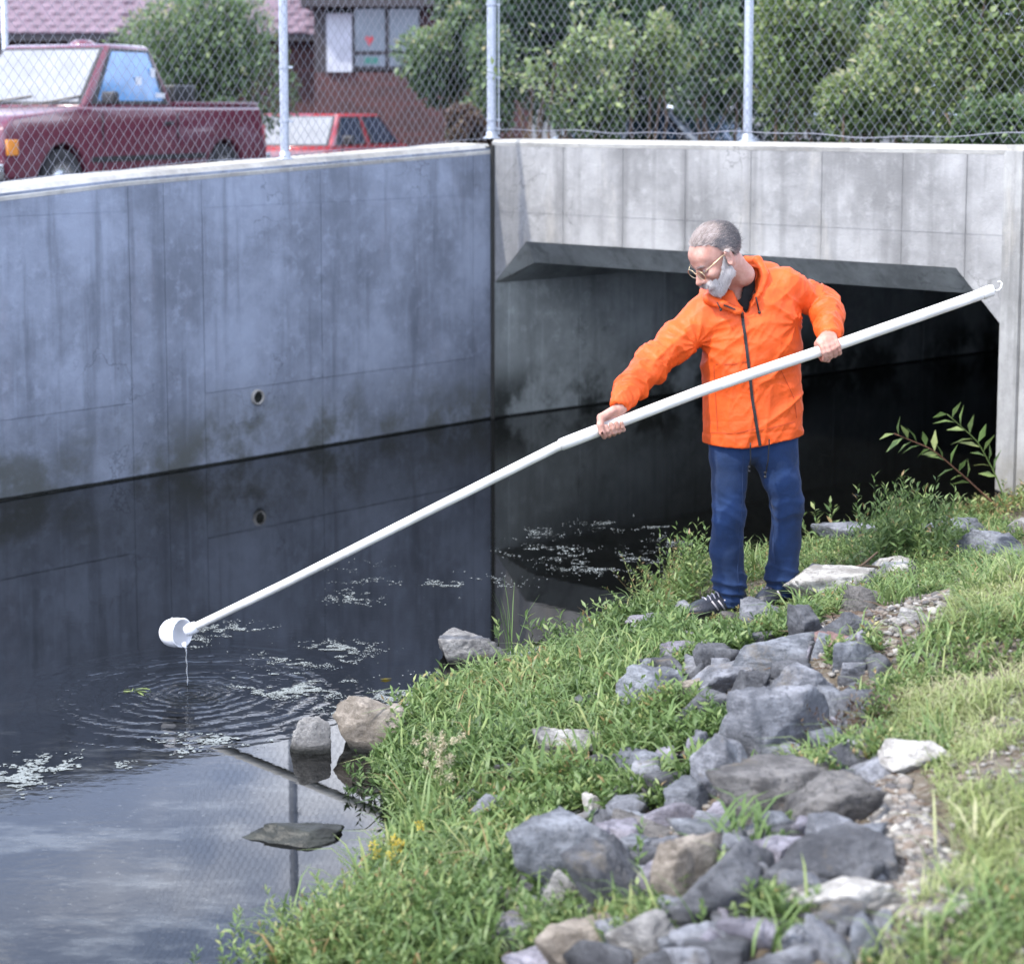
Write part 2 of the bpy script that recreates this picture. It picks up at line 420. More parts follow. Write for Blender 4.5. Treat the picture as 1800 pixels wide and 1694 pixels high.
# ------------------------------------------------------------------ water
def water():
    m, nt, out = mat_new('creek_water'); g = N(nt); p = g.pos()
    sp = g.new('SeparateXYZ', Vector=p); x, y = sp.outputs[0], sp.outputs[1]
    # rings round the falling drops
    RC = atz(336, 1218)
    dx = g.math('SUBTRACT', x, float(RC[0])); dy = g.math('SUBTRACT', y, float(RC[1]))
    r = g.math('SQRT', g.math('ADD', g.math('MULTIPLY', dx, dx), g.math('MULTIPLY', dy, dy)))
    rw = g.math('ADD', r, g.math('MULTIPLY', g.math('SUBTRACT', g.noise(p, 6, 4), .5), .075))
    ring = g.math('SINE', g.math('DIVIDE', g.math('MULTIPLY', rw, 2 * math.pi), g.math('ADD', .036, g.math('MULTIPLY', r, .045))))
    ring2 = g.math('SINE', g.math('MULTIPLY', rw, 2 * math.pi / .067))
    env = g.math('POWER', 2.718, g.math('MULTIPLY', r, -3.6))
    env = g.math('MULTIPLY', env, g.math('MULTIPLY', g.math('SUBTRACT', 1.0, g.step(r, .50, .90)), g.math('ADD', .35, g.math('MULTIPLY', g.step(g.noise(p, 7, 3, .6, stretch=(1, 2.2, 1)), .38, .62), .9))))
    hr = g.math('MULTIPLY', g.math('ADD', ring, g.math('MULTIPLY', ring2, .6)), g.math('MULTIPLY', env, .0042))
    # light wind ripples, and a wrinkled film in the near left
    n1 = g.noise(p, 16, 4, .5, stretch=(1, 1.5, 1)); n2 = g.noise(p, 70, 3, .5, stretch=(.8, 1.4, 1))
    near = g.math('SUBTRACT', 1.0, g.step(y, 6.4, 7.8))
    patch = g.step(g.noise(p, .8, 3, .5, seed=4), .40, .62)
    film = g.math('MULTIPLY', g.step(g.noise(p, 2.2, 5, .62, seed=8), .42, .60), near)
    amp = g.math('ADD', g.math('ADD', .00007, g.math('MULTIPLY', g.math('MULTIPLY', near, g.math('SUBTRACT', 1.0, g.step(x, -1.6, -.9))), .00042)), g.math('MULTIPLY', g.math('MULTIPLY', patch, g.math('SUBTRACT', 1.0, near)), .00010))
    h = g.math('ADD', hr, g.math('MULTIPLY', n1, amp))
    h = g.math('ADD', h, g.math('MULTIPLY', n2, g.math('ADD', .000008, g.math('MULTIPLY', film, .000012))))
    nrm = g.bump(h, 1.0, 1.0)
    # shallow bed showing near the bank, pale scum specks in the film
    bed = g.mix(g.noise(p, 6, 6, .65), (.0012, .0015, .0016), (.004, .004, .0035))
    spk = g.math('MULTIPLY', g.step(g.noise(p, 55, 5, .75, stretch=(.6, 1.3, 1)), .60, .70), g.math('MULTIPLY', film, .34))
    veil = g.math('MULTIPLY', g.step(g.noise(p, 3.0, 6, .7, stretch=(.7, 1.7, 1), seed=3), .50, .70), g.math('MULTIPLY', near, .36))
    c = g.mix(spk, bed, (.42, .42, .40)); c = g.mix(veil, c, (.16, .17, .17))
    rough = g.math('ADD', .004, g.math('MULTIPLY', spk, .3))
    b = g.bsdf(out, c, rough, 0, nrm, .5); b.inputs['IOR'].default_value = 1.35
    return m
M['water'] = water()
wp = [C + uL * 16.2 - nL * .25, C - nL * .2 - nH * .05, C - nL * .25 - nH * 0.1 + uT * 14, R_ + uT * 14 + uH * .3, Wend - nW * .3 + uW * 3, (9, -6, 0), (-14, -6, 0)]
WV = np.array([[p[0], p[1], 0.0] for p in wp])
obj('water', WV, [[0, 6, 5, 4, 3, 2, 1]], M['water'], kind='structure')
obj('creek_bed', WV + np.array([0, 0, -.5]), [[0, 6, 5, 4, 3, 2, 1]], M['soil'], kind='structure')

# ------------------------------------------------------------------ left retaining wall
def wall_poly(P0, u, pts): return [P0 + u * t + np.array([0, 0, z]) for t, z in pts]
tA, zA = tL(0, 332); tB, zB = tL(225, 306); zC = tL(866, 253)[1]
slope = (zB - zA) / (tB - tA)
def ztopL(t): return zC + (zB - zC) * t / tB if t < tB else zB + slope * (t - tB)
lw = thing('retaining_wall', 'long stained concrete retaining wall in bluish shade rising from the water on the left', 'wall', C)
ts = [0, tB, 12]
BACK = .005
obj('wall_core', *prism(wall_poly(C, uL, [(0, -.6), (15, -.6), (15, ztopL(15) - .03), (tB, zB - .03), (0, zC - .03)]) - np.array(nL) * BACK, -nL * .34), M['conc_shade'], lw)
# cap with a sloped lit edge
cap = []
for t in (0, tB, 15): cap.append((t, ztopL(t)))
prof = [(-.002, -.075), (.0, -.052), (-.05, .0), (-.40, .004), (-.40, -.10)]      # (out, up)
V = []; 
for t, z in cap:
    for o_, up in prof: V.append(C + uL * t + nL * o_ + np.array([0, 0, z + up]))
V = np.array(V); k = len(prof)
F = [[i * k + j, i * k + (j + 1) % k, (i + 1) * k + (j + 1) % k, (i + 1) * k + j] for i in range(2) for j in range(k)] + [list(range(k)), list(range(2 * k, 3 * k))[::-1]]
obj('coping', V, F, M['conc_cap'], lw)
edges = [0.06, tL(832, 500)[0], tL(565, 500)[0], tL(357, 500)[0], tL(290, 500)[0], tL(228, 500)[0], tL(-60, 500)[0], 7.2, 9.0, 11, 14.9]
zj1 = tL(360, 366)[1]; zj0 = tL(360, 692)[1]
G = .005
for a, b in zip(edges[:-1], edges[1:]):
    narrow = (b - a) < .35
    rows = [(-.55, None)] if narrow else [(-.55, zj0), (zj0 + .004, zj1), (zj1 + G, None)]
    for z0, z1 in rows:
        out_ = -.002 + (.0035 if z1 == zj1 else 0) + (.003 if narrow else 0)
        za = (ztopL(a) - .078) if z1 is None else z1; zb_ = (ztopL(b) - .078) if z1 is None else z1
        P = wall_poly(C, uL, [(a + G / 2, z0), (b - G / 2, z0), (b - G / 2, zb_), (a + G / 2, za)])
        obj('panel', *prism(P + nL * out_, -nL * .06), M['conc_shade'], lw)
# dark foot at the water line
obj('footing', *prism(wall_poly(C, uL, [(0.02, -.5), (15, -.5), (15, .004), (0.02, .004)]) + nL * .012, -nL * .08), M['wet'], lw)
# drain pipe
pp = onwall(452, 698, C, nL) + nL * .001
V, F = lathe([(.038, -.2), (.038, .012), (.041, .020), (.050, .020), (.054, .010), (.054, -.02)], pp, nL, 28)
obj('drain_pipe', V, F, simple('pipe_clay', (.26, .25, .23), .8), lw, smooth=True)
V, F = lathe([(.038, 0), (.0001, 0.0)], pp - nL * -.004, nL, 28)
obj('pipe_shade_disc', V, F, M['wet'], lw)  # flat dark disc standing for the shade inside the pipe
# rusty stain under the pipe and the corner joint
obj('corner_joint', *prism(wall_poly(C, uL, [(-.006, -.3), (.045, -.3), (.045, zC - .02), (-.006, zC - .02)]) - nL * .006, -nL * .03), M['joint'], lw)

M['conc_head'] = concrete('concrete_pale', (.30, .30, .298), (.12, .12, .10), .30, .34, (.42, .40, .36), .5, 5,
    joints=(C, uH, [(tH(p, 300)[0], w_, a_) for p, w_, a_ in ((905, .07, .35), (990, .05, .35), (1095, .08, .42), (1150, .03, .2), (1205, .05, .38), (1262, .03, .15), (1320, .09, .42), (1445, .06, .32), (1587, .08, .45), (1640, .04, .3), (1700, .05, .4))]))
obj('corner_joint', *tube([C + uL * .004 + uH * .004 + np.array([0, 0, z]) + (nL + nH) * .004 for z in (-.3, 1.0, zC - .01)], .016, 8), M['joint'], lw)
# ------------------------------------------------------------------ headwall with the culvert mouth
hw = thing('headwall', 'pale grey concrete headwall over the culvert mouth behind the man', 'wall', C)
pa = tH(872, 497); pb = tH(925, 425); pc = tH(1680, 470); pd = tH(1759, 575)
zc = .5 * (pb[1] + pc[1])
OUT = [(0.02, pa[1]), (pb[0], zc), (pc[0], zc), (T_END, pd[1])]
def zb_(t): return float(np.interp(t, [o[0] for o in OUT], [o[1] for o in OUT]))
def hpoly(t0, t1, z0, z1):
    """z0/z1 may be the opening line or a number; returns (t,z) polygon"""
    br = [t0] + [o[0] for o in OUT if t0 + 1e-4 < o[0] < t1 - 1e-4] + [t1]
    low = [(t, max(z0, zb_(t)) if z0 is not None else zb_(t)) for t in br]
    return low + [(t1, z1), (t0, z1)]
core = hpoly(0.0, T_END + .3, None, Z_TOP - .03)
obj('wall_core', *prism([p - nH * BACK for p in wall_poly(C, uH, core)], -nH * .26), M['conc_head'], hw)
V = []
for t in (0.0, T_END + .3):
    for o_, up in [(-.002, -.05), (.006, -.022), (-.02, 0), (-.34, .003), (-.34, -.05)]: V.append(C + uH * t + nH * o_ + np.array([0, 0, Z_TOP + up]))
k = 5
obj('coping', np.array(V), [[j, (j + 1) % k, k + (j + 1) % k, k + j][::-1] for j in range(k)] + [list(range(k))[::-1], list(range(k, 2 * k))], M['conc_cap'], hw)
zj = tH(960, 377)[1] * .5 + tH(1640, 408)[1] * .5
hed = [.03] + [tH(p, 300)[0] for p in (990, 1095, 1205, 1320, 1445, 1587, 1700)] + [T_END - .004]
for a, b in zip(hed[:-1], hed[1:]):
    for kk, (z0, z1) in enumerate([(None, zj - .0015), (zj + .0015, Z_TOP - .052)]):
        jz = random.uniform(-.0015, .0015)
        poly = hpoly(a + .0025, b - .0025, z0, z1)
        obj('panel', *prism([p + nH * jz for p in wall_poly(C, uH, poly)], -nH * .06), M['conc_head'], hw)
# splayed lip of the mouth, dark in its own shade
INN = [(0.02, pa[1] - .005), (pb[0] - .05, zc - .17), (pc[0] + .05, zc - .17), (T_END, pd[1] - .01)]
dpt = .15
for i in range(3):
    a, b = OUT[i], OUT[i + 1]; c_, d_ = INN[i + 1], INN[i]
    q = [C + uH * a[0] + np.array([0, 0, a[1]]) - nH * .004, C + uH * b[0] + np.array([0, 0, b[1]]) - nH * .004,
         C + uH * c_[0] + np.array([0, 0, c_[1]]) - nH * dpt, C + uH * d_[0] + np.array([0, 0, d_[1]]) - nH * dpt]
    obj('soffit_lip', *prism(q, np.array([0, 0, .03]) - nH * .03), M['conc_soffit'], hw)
# culvert barrel
def tun(t, z, l): return C + uH * t + np.array([0, 0, z]) - nH * dpt * 1.0 + uT * l
LEN = 13.0
cv = thing('culvert', 'dark concrete box culvert running back under the road behind the man', 'culvert', C)
ring_ = [(0.02, -.5)] + INN + [(T_END + .0, -.5)]
V = np.array([tun(t, z, l) for l in (0, LEN) for t, z in ring_]); k = len(ring_)
F = [[i, i + 1, k + i + 1, k + i] for i in range(k - 1)] + [list(range(k, 2 * k))]
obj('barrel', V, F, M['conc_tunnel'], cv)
V = np.array([p - np.array([0, 0, 0]) for p in [tun(0.02, -.5, 0), tun(0.02, pa[1], 0), C + uH * .02 + np.array([0, 0, pa[1]]), C + uH * .02 + np.array([0, 0, -.5])]])
obj('mouth_jamb', *prism(V, -uH * .03), M['conc_tunnel'], cv)
wl = [0.0, .75, 1.7, 2.7, 3.9, 5.2, 7.0]
nT = np.array([uT[1], -uT[0], 0]); 
for a, b in zip(wl[:-1], wl[1:]):
    P = [tun(.022, z, l) for l, z in ((a + .01, -.45), (b - .01, -.45), (b - .01, pa[1] - .02), (a + .01, pa[1] - .02))]
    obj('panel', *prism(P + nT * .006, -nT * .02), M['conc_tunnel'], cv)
obj('footing', *prism([tun(.02, z, l) + nT * .03 for l, z in ((0, -.4), (12, -.4), (12, .004), (0, .004))], -nT * .05), M['wet'], cv)

# ------------------------------------------------------------------ right wing wall
ww = thing('wing_wall', 'white sunlit concrete wing wall at the right edge beside the culvert mouth', 'wall', R_)
top = Z_TOP + .004
P = lambda t, z: R_ + uW * t + np.array([0, 0, z])
obj('wall_core', *prism([P(0, -.5), P(13, -.5), P(13, top - .01), P(0, top - .01)] - nW * .012, -nW * .3), M['conc_wing'], ww)
for a, b, o_ in ((-.02, .17, .010), (.19, 1.5, 0), (1.51, 3.2, .001), (3.21, 5.2, 0), (5.21, 8, .001), (8.01, 13, 0)):
    obj('panel', *prism([P(a, -.45), P(b, -.45), P(b, top - .03), P(a, top - .03)] + nW * o_, -nW * .05), M['conc_wing'], ww)
obj('coping', *prism([P(-.02, top - .03), P(13, top - .03), P(13, top + .006), P(-.02, top + .006)] + nW * .004, -nW * .34), M['conc_cap'], ww)

# ------------------------------------------------------------------ chain-link fences
def chain(P0, u, zf, length, hgt, t0=0.0, a=.036, b=.046, r=.0016, sag=0.0):
    """woven zigzag wires; zf(t) gives the foot height"""
    nrm = np.array([-u[1], u[0], 0]); nw_ = int(length / a); ns = int(hgt / b)
    j = np.arange(ns + 1); Vs = []; Fs = []; n = 0
    for k in range(nw_):
        alt = (j + k) % 2
        t = t0 + (k + alt) * a + rng.normal(0, .0012, ns + 1)
        z = zf(t0 + k * a) + .015 + j * b + rng.normal(0, .001, ns + 1)
        yy = np.where(alt == 1, .003, -.003) + .012 * np.sin(t * 1.7 + z * .9)
        Pc = P0 + u * t[:, None] + nrm * yy[:, None]; Pc[:, 2] = z
        # square-section wire: 3 corners per joint
        d = np.gradient(Pc, axis=0); d /= np.linalg.norm(d, axis=1)[:, None]
        s = np.cross(d, nrm)
        ring = [Pc + s * r * c + nrm * r * q for c, q in ((1, -.6), (-1, -.6), (0, 1.1))]
        Vk = np.stack(ring, 1).reshape(-1, 3); Vs.append(Vk)
        i = np.arange(ns)[:, None] * 3 + n
        for c in range(3):
            c2 = (c + 1) % 3; Fs.append(np.concatenate([i + c, i + c2, i + 3 + c2, i + 3 + c], 1))
        n += len(Vk)
    return np.vstack(Vs), np.vstack(Fs)
FH = 2.25
def post(p, zt, par, r=.031, bands=()):
    base = np.array(p)
    V, F = lathe([(r, 0), (r, FH), (r * .9, FH + .02), (.001, FH + .035)], base, (0, 0, 1), 16)
    o = obj('post', V, F, M['galv'], par, smooth=True)
    V, F = lathe([(r * 1.9, 0), (r * 1.9, .006), (r * 1.25, .016), (r * 1.25, .05), (r, .055)], base, (0, 0, 1), 16)
    obj('base_flange', V, F, M['galv'], o, smooth=True)
    for bz in bands:
        V, F = lathe([(r, 0), (r * 1.16, .003), (r * 1.16, .022), (r, .025)], base + np.array([0, 0, bz]), (0, 0, 1), 14)
        V2, F2 = box(base + np.array([r * 1.5, -r * .3, bz + .012]), (.03, .008, .016))
        obj('band', *merge([(V, F), (V2, F2)]), M['galv'], o)
    return o
OFF = .10
CF = C - nL * OFF - nH * OFF
lf = thing('chain_link_fence', 'galvanised chain-link fence along the top of the left retaining wall', 'fence', CF + np.array([0, 0, zC]), group='chain-link fences on the walls')
zf = lambda t: ztopL(max(t, 0)) + .006
V, F = chain(CF + uL * .02, uL, zf, 7.6, FH)
obj('chain_link', V, F, M['wire'], lf)
t5 = tL(503, 272)[0]; step_ = t5
for t in (t5, t5 * 2 + 1.1, t5 * 3 + 1.4):
    p = CF + uL * t - nL * 0.03; p[2] = zf(t); post(p, 0, lf, bands=(.25, .62))
for zz in (.03, FH - .02):
    tt = np.linspace(0, 7.6, 60)
    Pw = CF + uL * tt[:, None]; Pw[:, 2] = [zf(t) + zz + .008 * math.sin(t * 5) for t in tt]
    obj('tension_wire', *tube(Pw, .0028 if zz < 1 else .02, 6), M['wire'] if zz < 1 else M['galv'], lf)
hf = thing('chain_link_fence', 'galvanised chain-link fence along the top of the culvert headwall in front of the bushes', 'fence', CF + np.array([0, 0, Z_TOP]), group='chain-link fences on the walls')
zh = lambda t: Z_TOP + .006
V, F = chain(CF + uH * .03, uH, zh, T_END + 2.6, FH)
obj('chain_link', V, F, M['wire'], hf)
p = CF.copy(); p[2] = Z_TOP + .006; post(p, 0, hf, r=.036, bands=(.06, .13, .45, 1.0, 1.5))
V, F = tube([p + uH * .075 + np.array([0, 0, .03]), p + uH * .075 + np.array([0, 0, FH - .03])], .006, 6); obj('tension_bar', V, F, M['galv'], hf)
for px in (1315,):
    t = tH(px, 245)[0] ; q = CF + uH * t; q[2] = zh(0); q = q - nH * .03
    post(q, 0, hf, bands=())
q = CF + uH * (T_END + 1.3) - nH * .03; q[2] = zh(0); post(q, 0, hf)
tt = np.linspace(0, T_END + 2.6, 200)
Pw = CF + uH * tt[:, None] + nH * .008; Pw[:, 2] = [Z_TOP + .065 + .006 * math.sin(t * 9) + .008 * math.sin(t * 3.1) - .012 * (t > 2.6) * math.sin((t - 2.6) * 2) for t in tt]
obj('tension_wire', *tube(Pw, .0035, 6), M['wire'], hf)
Pw = CF + uH * tt[:, None]; Pw[:, 2] = Z_TOP + FH; obj('top_rail', *tube(Pw[::8], .02, 8), M['galv'], hf)
# ------------------------------------------------------------------ vehicles
def paint(name, col, rough=.28):
    m, nt, out = mat_new(name); g = N(nt); p = g.pos()
    c = g.mix(g.noise(p, 3, 4), tuple(a * .85 for a in col), tuple(min(1, a * 1.15) for a in col))
    b = g.bsdf(out, c, rough, 0, None, .5); b.inputs['Coat Weight'].default_value = .8; b.inputs['Coat Roughness'].default_value = .06; return m
M['truck_paint'] = paint('maroon_paint', (.125, .02, .042))
M['red_paint'] = paint('red_paint', (.42, .03, .045))
M['silver_paint'] = paint('silver_paint', (.38, .45, .55))
M['glass_dark'] = simple('car_glass', (.03, .06, .10), .04, spec=.9)
M['glass_sky'] = simple('sky_blue_glass', (.10, .25, .48), .06, spec=.9, var=.3, scale=4)  # sky reflection put into the blue base colour of the side panes
M['glare_white'] = simple('windshield_glare', (.25, .26, .275), .25, spec=.7)  # pale sky glare on the windshield, put into the base colour
M['rubber'] = simple('tyre_rubber', (.018, .018, .02), .8)
M['chrome'] = simple('chrome', (.6, .62, .65), .2, .9)
M['black_plastic'] = simple('black_plastic', (.02, .02, .022), .45)
M['lamp_amber'] = simple('amber_lens', (.75, .28, .05), .15)
M['lamp_clear'] = simple('clear_lens', (.55, .6, .65), .1)
M['sticker'] = simple('window_sticker', (.7, .72, .75), .5)
def lob(name, V, F, mat, par, bev=0.0, smooth=False, seg=3):
    o = obj(name, V, F, mat, par, smooth=smooth)
    if bev: bevel(o, bev, seg)
    return o
def arch(cx, r, z0, n=9):
    a = np.linspace(math.pi, 0, n)
    return [(cx + r * math.cos(t), max(z0, .30 + r * math.sin(t))) for t in a]
def vehicle(name, label, loc, heading, prof_top, zsill, L2, W, wheels, wr, green, paint_m, pickup=False, glare=False, group=None):
    """heading: world direction of the front; local x is forward"""
    t = thing(name, label, 'truck' if pickup else 'car', loc, rotz=math.atan2(heading[1], heading[0]), local=True)
    hw_ = W / 2
    # side outline of the lower body, clockwise from the tail
    out_ = [(-L2, zsill + .08)] + [p for p in arch(wheels[0], wr + .06, zsill)] + [p for p in arch(wheels[1], wr + .06, zsill)] + [(L2 - .08, zsill + .02)] + prof_top
    P = [(x, -hw_, z) for x, z in out_]
    # body flanks lean in slightly towards the top
    P1 = np.array(P); P2 = P1.copy(); P2[:, 1] = hw_
    for Q in (P1, P2): Q[:, 1] *= 1 - .09 * np.clip((Q[:, 2] - .75) / .3, 0, 1) - .05 * np.clip((.55 - Q[:, 2]) / .3, 0, 1)
    n = len(P); V = np.vstack([P1, P2]); F = [list(range(n)), list(range(2 * n - 1, n - 1, -1))] + [[i, i + n, (i + 1) % n + n, (i + 1) % n] for i in range(n)]
    lob('body', V, F, paint_m, t, .035, seg=3)
    lob('underbody', *box((0, 0, zsill + .12), (2 * L2 - .5, W - .34, .30)), M['black_plastic'], t)
    for wx in wheels:
        for s in (-1, 1):
            wv = thing('wheel', None, None, (0, 0, 0), local=True); wv.parent = t
            if 'label' in wv: del wv['label']
            ax = np.array([0, s, 0.0]); c = np.array([wx, s * (hw_ - .20), wr])
            V, F = lathe([(wr * .6, 0), (wr * .95, -.01), (wr, .03), (wr, .15), (wr * .94, .19), (wr * .66, .185)], c, ax, 28); lob('tyre', V, F, M['rubber'], wv, smooth=True)
            V, F = lathe([(wr * .66, .185), (wr * .62, .15), (wr * .3, .15), (wr * .26, .18), (.001, .185)], c, ax, 28); lob('rim', V, F, M['chrome'], wv, smooth=True)
    # greenhouse: base and roof rectangles
    (bf, br, bz), (rf, rr, rz), wb, wt = green
    B = [(bf, -wb, bz), (bf, wb, bz), (br, wb, bz), (br, -wb, bz)]; T = [(rf, -wt, rz), (rf, wt, rz), (rr, wt, rz), (rr, -wt, rz)]
    V = np.array(B + T); lob('cab', V, [[3, 2, 1, 0], [4, 5, 6, 7], [0, 1, 5, 4], [1, 2, 6, 5], [2, 3, 7, 6], [3, 0, 4, 7]], paint_m, t, .05, seg=3)
    def pane(nm, q, ins, mat, off=.004, uv=(0, 1, 0, 1)):
        q = np.array(q, float)
        def bil(u, v): return (q[0] * (1 - u) + q[1] * u) * (1 - v) + (q[3] * (1 - u) + q[2] * u) * v
        u0, u1, v0, v1 = uv; i, j = ins
        pts = np.array([bil(u0 + i, v0 + j), bil(u1 - i, v0 + j), bil(u1 - i, v1 - j), bil(u0 + i, v1 - j)])
        nrm = np.cross(pts[1] - pts[0], pts[3] - pts[0]); nrm /= np.linalg.norm(nrm)
        trim = np.array([bil(u0 + i * .55, v0 + j * .6), bil(u1 - i * .55, v0 + j * .6), bil(u1 - i * .55, v1 - j * .6), bil(u0 + i * .55, v1 - j * .6)])
        o1 = lob(nm, *prism(trim + nrm * (off * .5), -nrm * .01), M['black_plastic'], t)
        lob('pane', *prism(pts + nrm * off, -nrm * .006), mat, o1); return bil, nrm
    pane('windshield', [B[0], B[1], T[1], T[0]], (.05, .10), M['glare_white'] if glare else M['glass_dark'], .008)
    pane('rear_window', [B[2], B[3], T[3], T[2]], (.09, .14), M['glass_dark'], .008)
    sideL = [B[1], B[2], T[2], T[1]]; sideR = [B[3], B[0], T[0], T[3]]
    if pickup:
        for sd_ in (sideL, sideR):
            pane('side_window', sd_, (.13, .12), M['glass_sky'], .008)
    else:
        pane('side_window', sideL, (.09, .13), M['glass_dark'], .008, (0, .52, 0, 1)); pane('side_window', sideL, (.09, .13), M['glass_dark'], .008, (.48, 1, 0, 1))
        pane('side_window', sideR, (.09, .13), M['glass_dark'], .008, (0, .52, 0, 1)); pane('side_window', sideR, (.09, .13), M['glass_dark'], .008, (.48, 1, 0, 1))
    xf = L2
    for s in (-1, 1):
        lob('headlight', *box((xf - .045, s * (hw_ - .30), .66), (.06, .28, .15)), M['lamp_clear'], t, .01)
        lob('turn_signal', *box((xf - .12, s * (hw_ - .03), .66), (.16, .07, .14)), M['lamp_amber'], t, .01)
        lob('tail_light', *box((-L2 + .02, s * (hw_ - .10), .72), (.05, .13, .22)), M['red_paint'], t, .01)
        mo = lob('mirror', *box((bf - .22, s * (hw_ + .07), bz + .10), (.09, .15, .12)), M['black_plastic'], t, .02)
        lob('door_handle', *box((br + .28, s * (hw_ + .0), bz - .14), (.15, .03, .035)), M['black_plastic'], t, .008)
        for dx in (bf - .20, br + .12):
            lob('door_seam', *box((dx, s * (hw_ - .002), .68), (.008, .012, .56)), M['black_plastic'], t)
        lob('rub_strip', *box(((wheels[0] + wheels[1]) / 2, s * (hw_ + .004), zsill + .17), (abs(wheels[1] - wheels[0]) - 2 * wr - .2, .014, .05)), M['black_plastic'], t)
    lob('grille', *box((xf - .02, 0, .66), (.05, W - .95, .13)), M['black_plastic'], t, .01)
    for s, x in ((1, xf + .03), (-1, -L2 - .05)):
        lob('bumper', *box((x, 0, .45), (.12, W - .04, .16)), M['chrome'] if pickup else paint_m, t, .03)
    return t
# pickup
D0 = 17.0; xr = -.1195 * 21.5
fwd = np.array([-.384, -.923, 0]); front = np.array([-4.46, 17.0, ZG])
mid = front - fwd * 2.35 - np.array([.9231, -.384, 0]) * .80 * 1.0
TR = vehicle('pickup_truck', 'maroon pickup truck with white glare on its windshield parked behind the left fence', mid, fwd,
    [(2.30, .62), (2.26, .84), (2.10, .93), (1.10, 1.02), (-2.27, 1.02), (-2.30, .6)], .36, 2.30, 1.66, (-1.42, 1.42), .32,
    ((1.0, -.62, 1.0), (.36, -.36, 1.62), .735, .60), M['truck_paint'], pickup=True, glare=True)
lob('bed_floor', *box((-1.45, 0, 1.024), (1.45, 1.30, .006)), M['black_plastic'], TR)
for s in (-1, 1): lob('bed_rail', *box((-1.45, s * .70, 1.045), (1.62, .07, .05)), M['truck_paint'], TR, .012)
lob('tailgate_rail', *box((-2.24, 0, 1.045), (.06, 1.40, .05)), M['truck_paint'], TR, .012)
lob('toolbox', *box((-.90, 0, 1.13), (.40, 1.34, .22)), M['black_plastic'], TR, .02)
lob('roof_lamp', *lathe([(.13, 0), (.12, .03), (.07, .055), (.001, .06)], (.05, .1, 1.615), (0, 0, 1), 20), M['truck_paint'], TR, smooth=True)
for y0, y1 in ((-.55, .05), (.1, .6)):
    lob('wiper', *tube([(1.03, y0, 1.035), (.99, y0 + .3, 1.07), (.90, y1 + .05, 1.12)], .011, 6), M['black_plastic'], TR)
for (x, z, w_, h_) in ((-.02, 1.26, .10, .10), (-.30, 1.34, .08, .12), (-.36, 1.13, .16, .05)):
    lob('sticker', *box((x, .735 - (z - 1.0) * .205 + .008, z), (w_, .006, h_)), M['sticker'], TR)
hx = (-.88, -.47)
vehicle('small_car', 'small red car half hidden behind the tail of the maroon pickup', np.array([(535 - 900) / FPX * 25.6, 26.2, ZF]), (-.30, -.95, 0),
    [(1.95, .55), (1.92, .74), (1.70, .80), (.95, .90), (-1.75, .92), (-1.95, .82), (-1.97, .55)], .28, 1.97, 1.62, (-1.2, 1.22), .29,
    ((.95, -1.75, .90), (.30, -1.15, 1.34), .72, .56), M['red_paint'], glare=True)
vehicle('parked_car', 'pale silver blue car parked behind the bushes past the corner post', np.array([(1190 - 900) / FPX * 24.6, 25.2, ZF]), (.78, -.62, 0),
    [(2.1, .55), (2.07, .76), (1.9, .84), (.95, .95), (-1.9, .98), (-2.1, .85), (-2.12, .55)], .28, 2.12, 1.70, (-1.3, 1.3), .30,
    ((.95, -1.55, .95), (.25, -.85, 1.42), .75, .58), M['silver_paint'])

# ------------------------------------------------------------------ buildings
def brickm():
    m, nt, out = mat_new('dark_brick'); g = N(nt)
    tc = nt.nodes.new('ShaderNodeTexCoord'); mp = nt.nodes.new('ShaderNodeMapping'); mp.inputs['Rotation'].default_value = (math.radians(90), 0, 0)
    nt.links.new(tc.outputs['Object'], mp.inputs[0])
    b = nt.nodes.new('ShaderNodeTexBrick'); nt.links.new(mp.outputs[0], b.inputs['Vector'])
    b.inputs['Scale'].default_value = 1.0; b.inputs['Brick Width'].default_value = .21; b.inputs['Row Height'].default_value = .072; b.inputs['Mortar Size'].default_value = .006
    b.inputs['Color1'].default_value = (.085, .034, .034, 1); b.inputs['Color2'].default_value = (.055, .025, .026, 1); b.inputs['Mortar'].default_value = (.045, .036, .038, 1)
    g.bsdf(out, b.outputs[0], .85, 0, g.bump(b.outputs['Fac'], .004, -1.0)); return m
M['brick'] = brickm()
M['tile'] = simple('purple_roof_tile', (.17, .12, .155), .6, var=.22, scale=5, bumpd=.004)
M['trim_dark'] = simple('dark_trim', (.03, .026, .03), .6)
M['trim_white'] = simple('white_board', (.42, .46, .52), .6)
M['siding'] = simple('white_siding', (.84, .84, .84), .6, var=.04)
M['room_dark'] = simple('window_glass', (.12, .15, .17), .08, spec=.8, var=.35, scale=2.5)
M['decal_red'] = simple('red_decal', (.55, .05, .06), .5)
M['decal_green'] = simple('green_decal', (.05, .22, .17), .5)
def X_(px, Y): return (px - 900) / FPX * Y
def Z_(py, Y, px=900): return float(atY(px, py, Y)[2])
BY = 29.5
b1 = thing('brick_building', 'low dark brick building with purple tiled roof behind the parked pickup', 'building', (X_(300, BY), BY, ZF))
xl, xr_ = -14.0, X_(556, BY); ze = Z_(62, BY)
obj('wall', *box(((xl + xr_) / 2, BY + 2, (ZF + ze) / 2), (xr_ - xl, 4, ze - ZF)), M['brick'], b1)
obj('eave_board', *box(((xl + xr_) / 2, BY - .22, ze - .05), (xr_ - xl + .2, .36, .10)), M['trim_dark'], b1)
rise, run = 1.15, 1.3
obj('roof', *prism([(xl, BY - .42, ze), (xr_ + .1, BY - .42, ze), (xr_ + .1, BY - .42 + run, ze + rise), (xl, BY - .42 + run, ze + rise)], (0, 2.7, .0)), M['tile'], b1)
tw, th = .25, .142
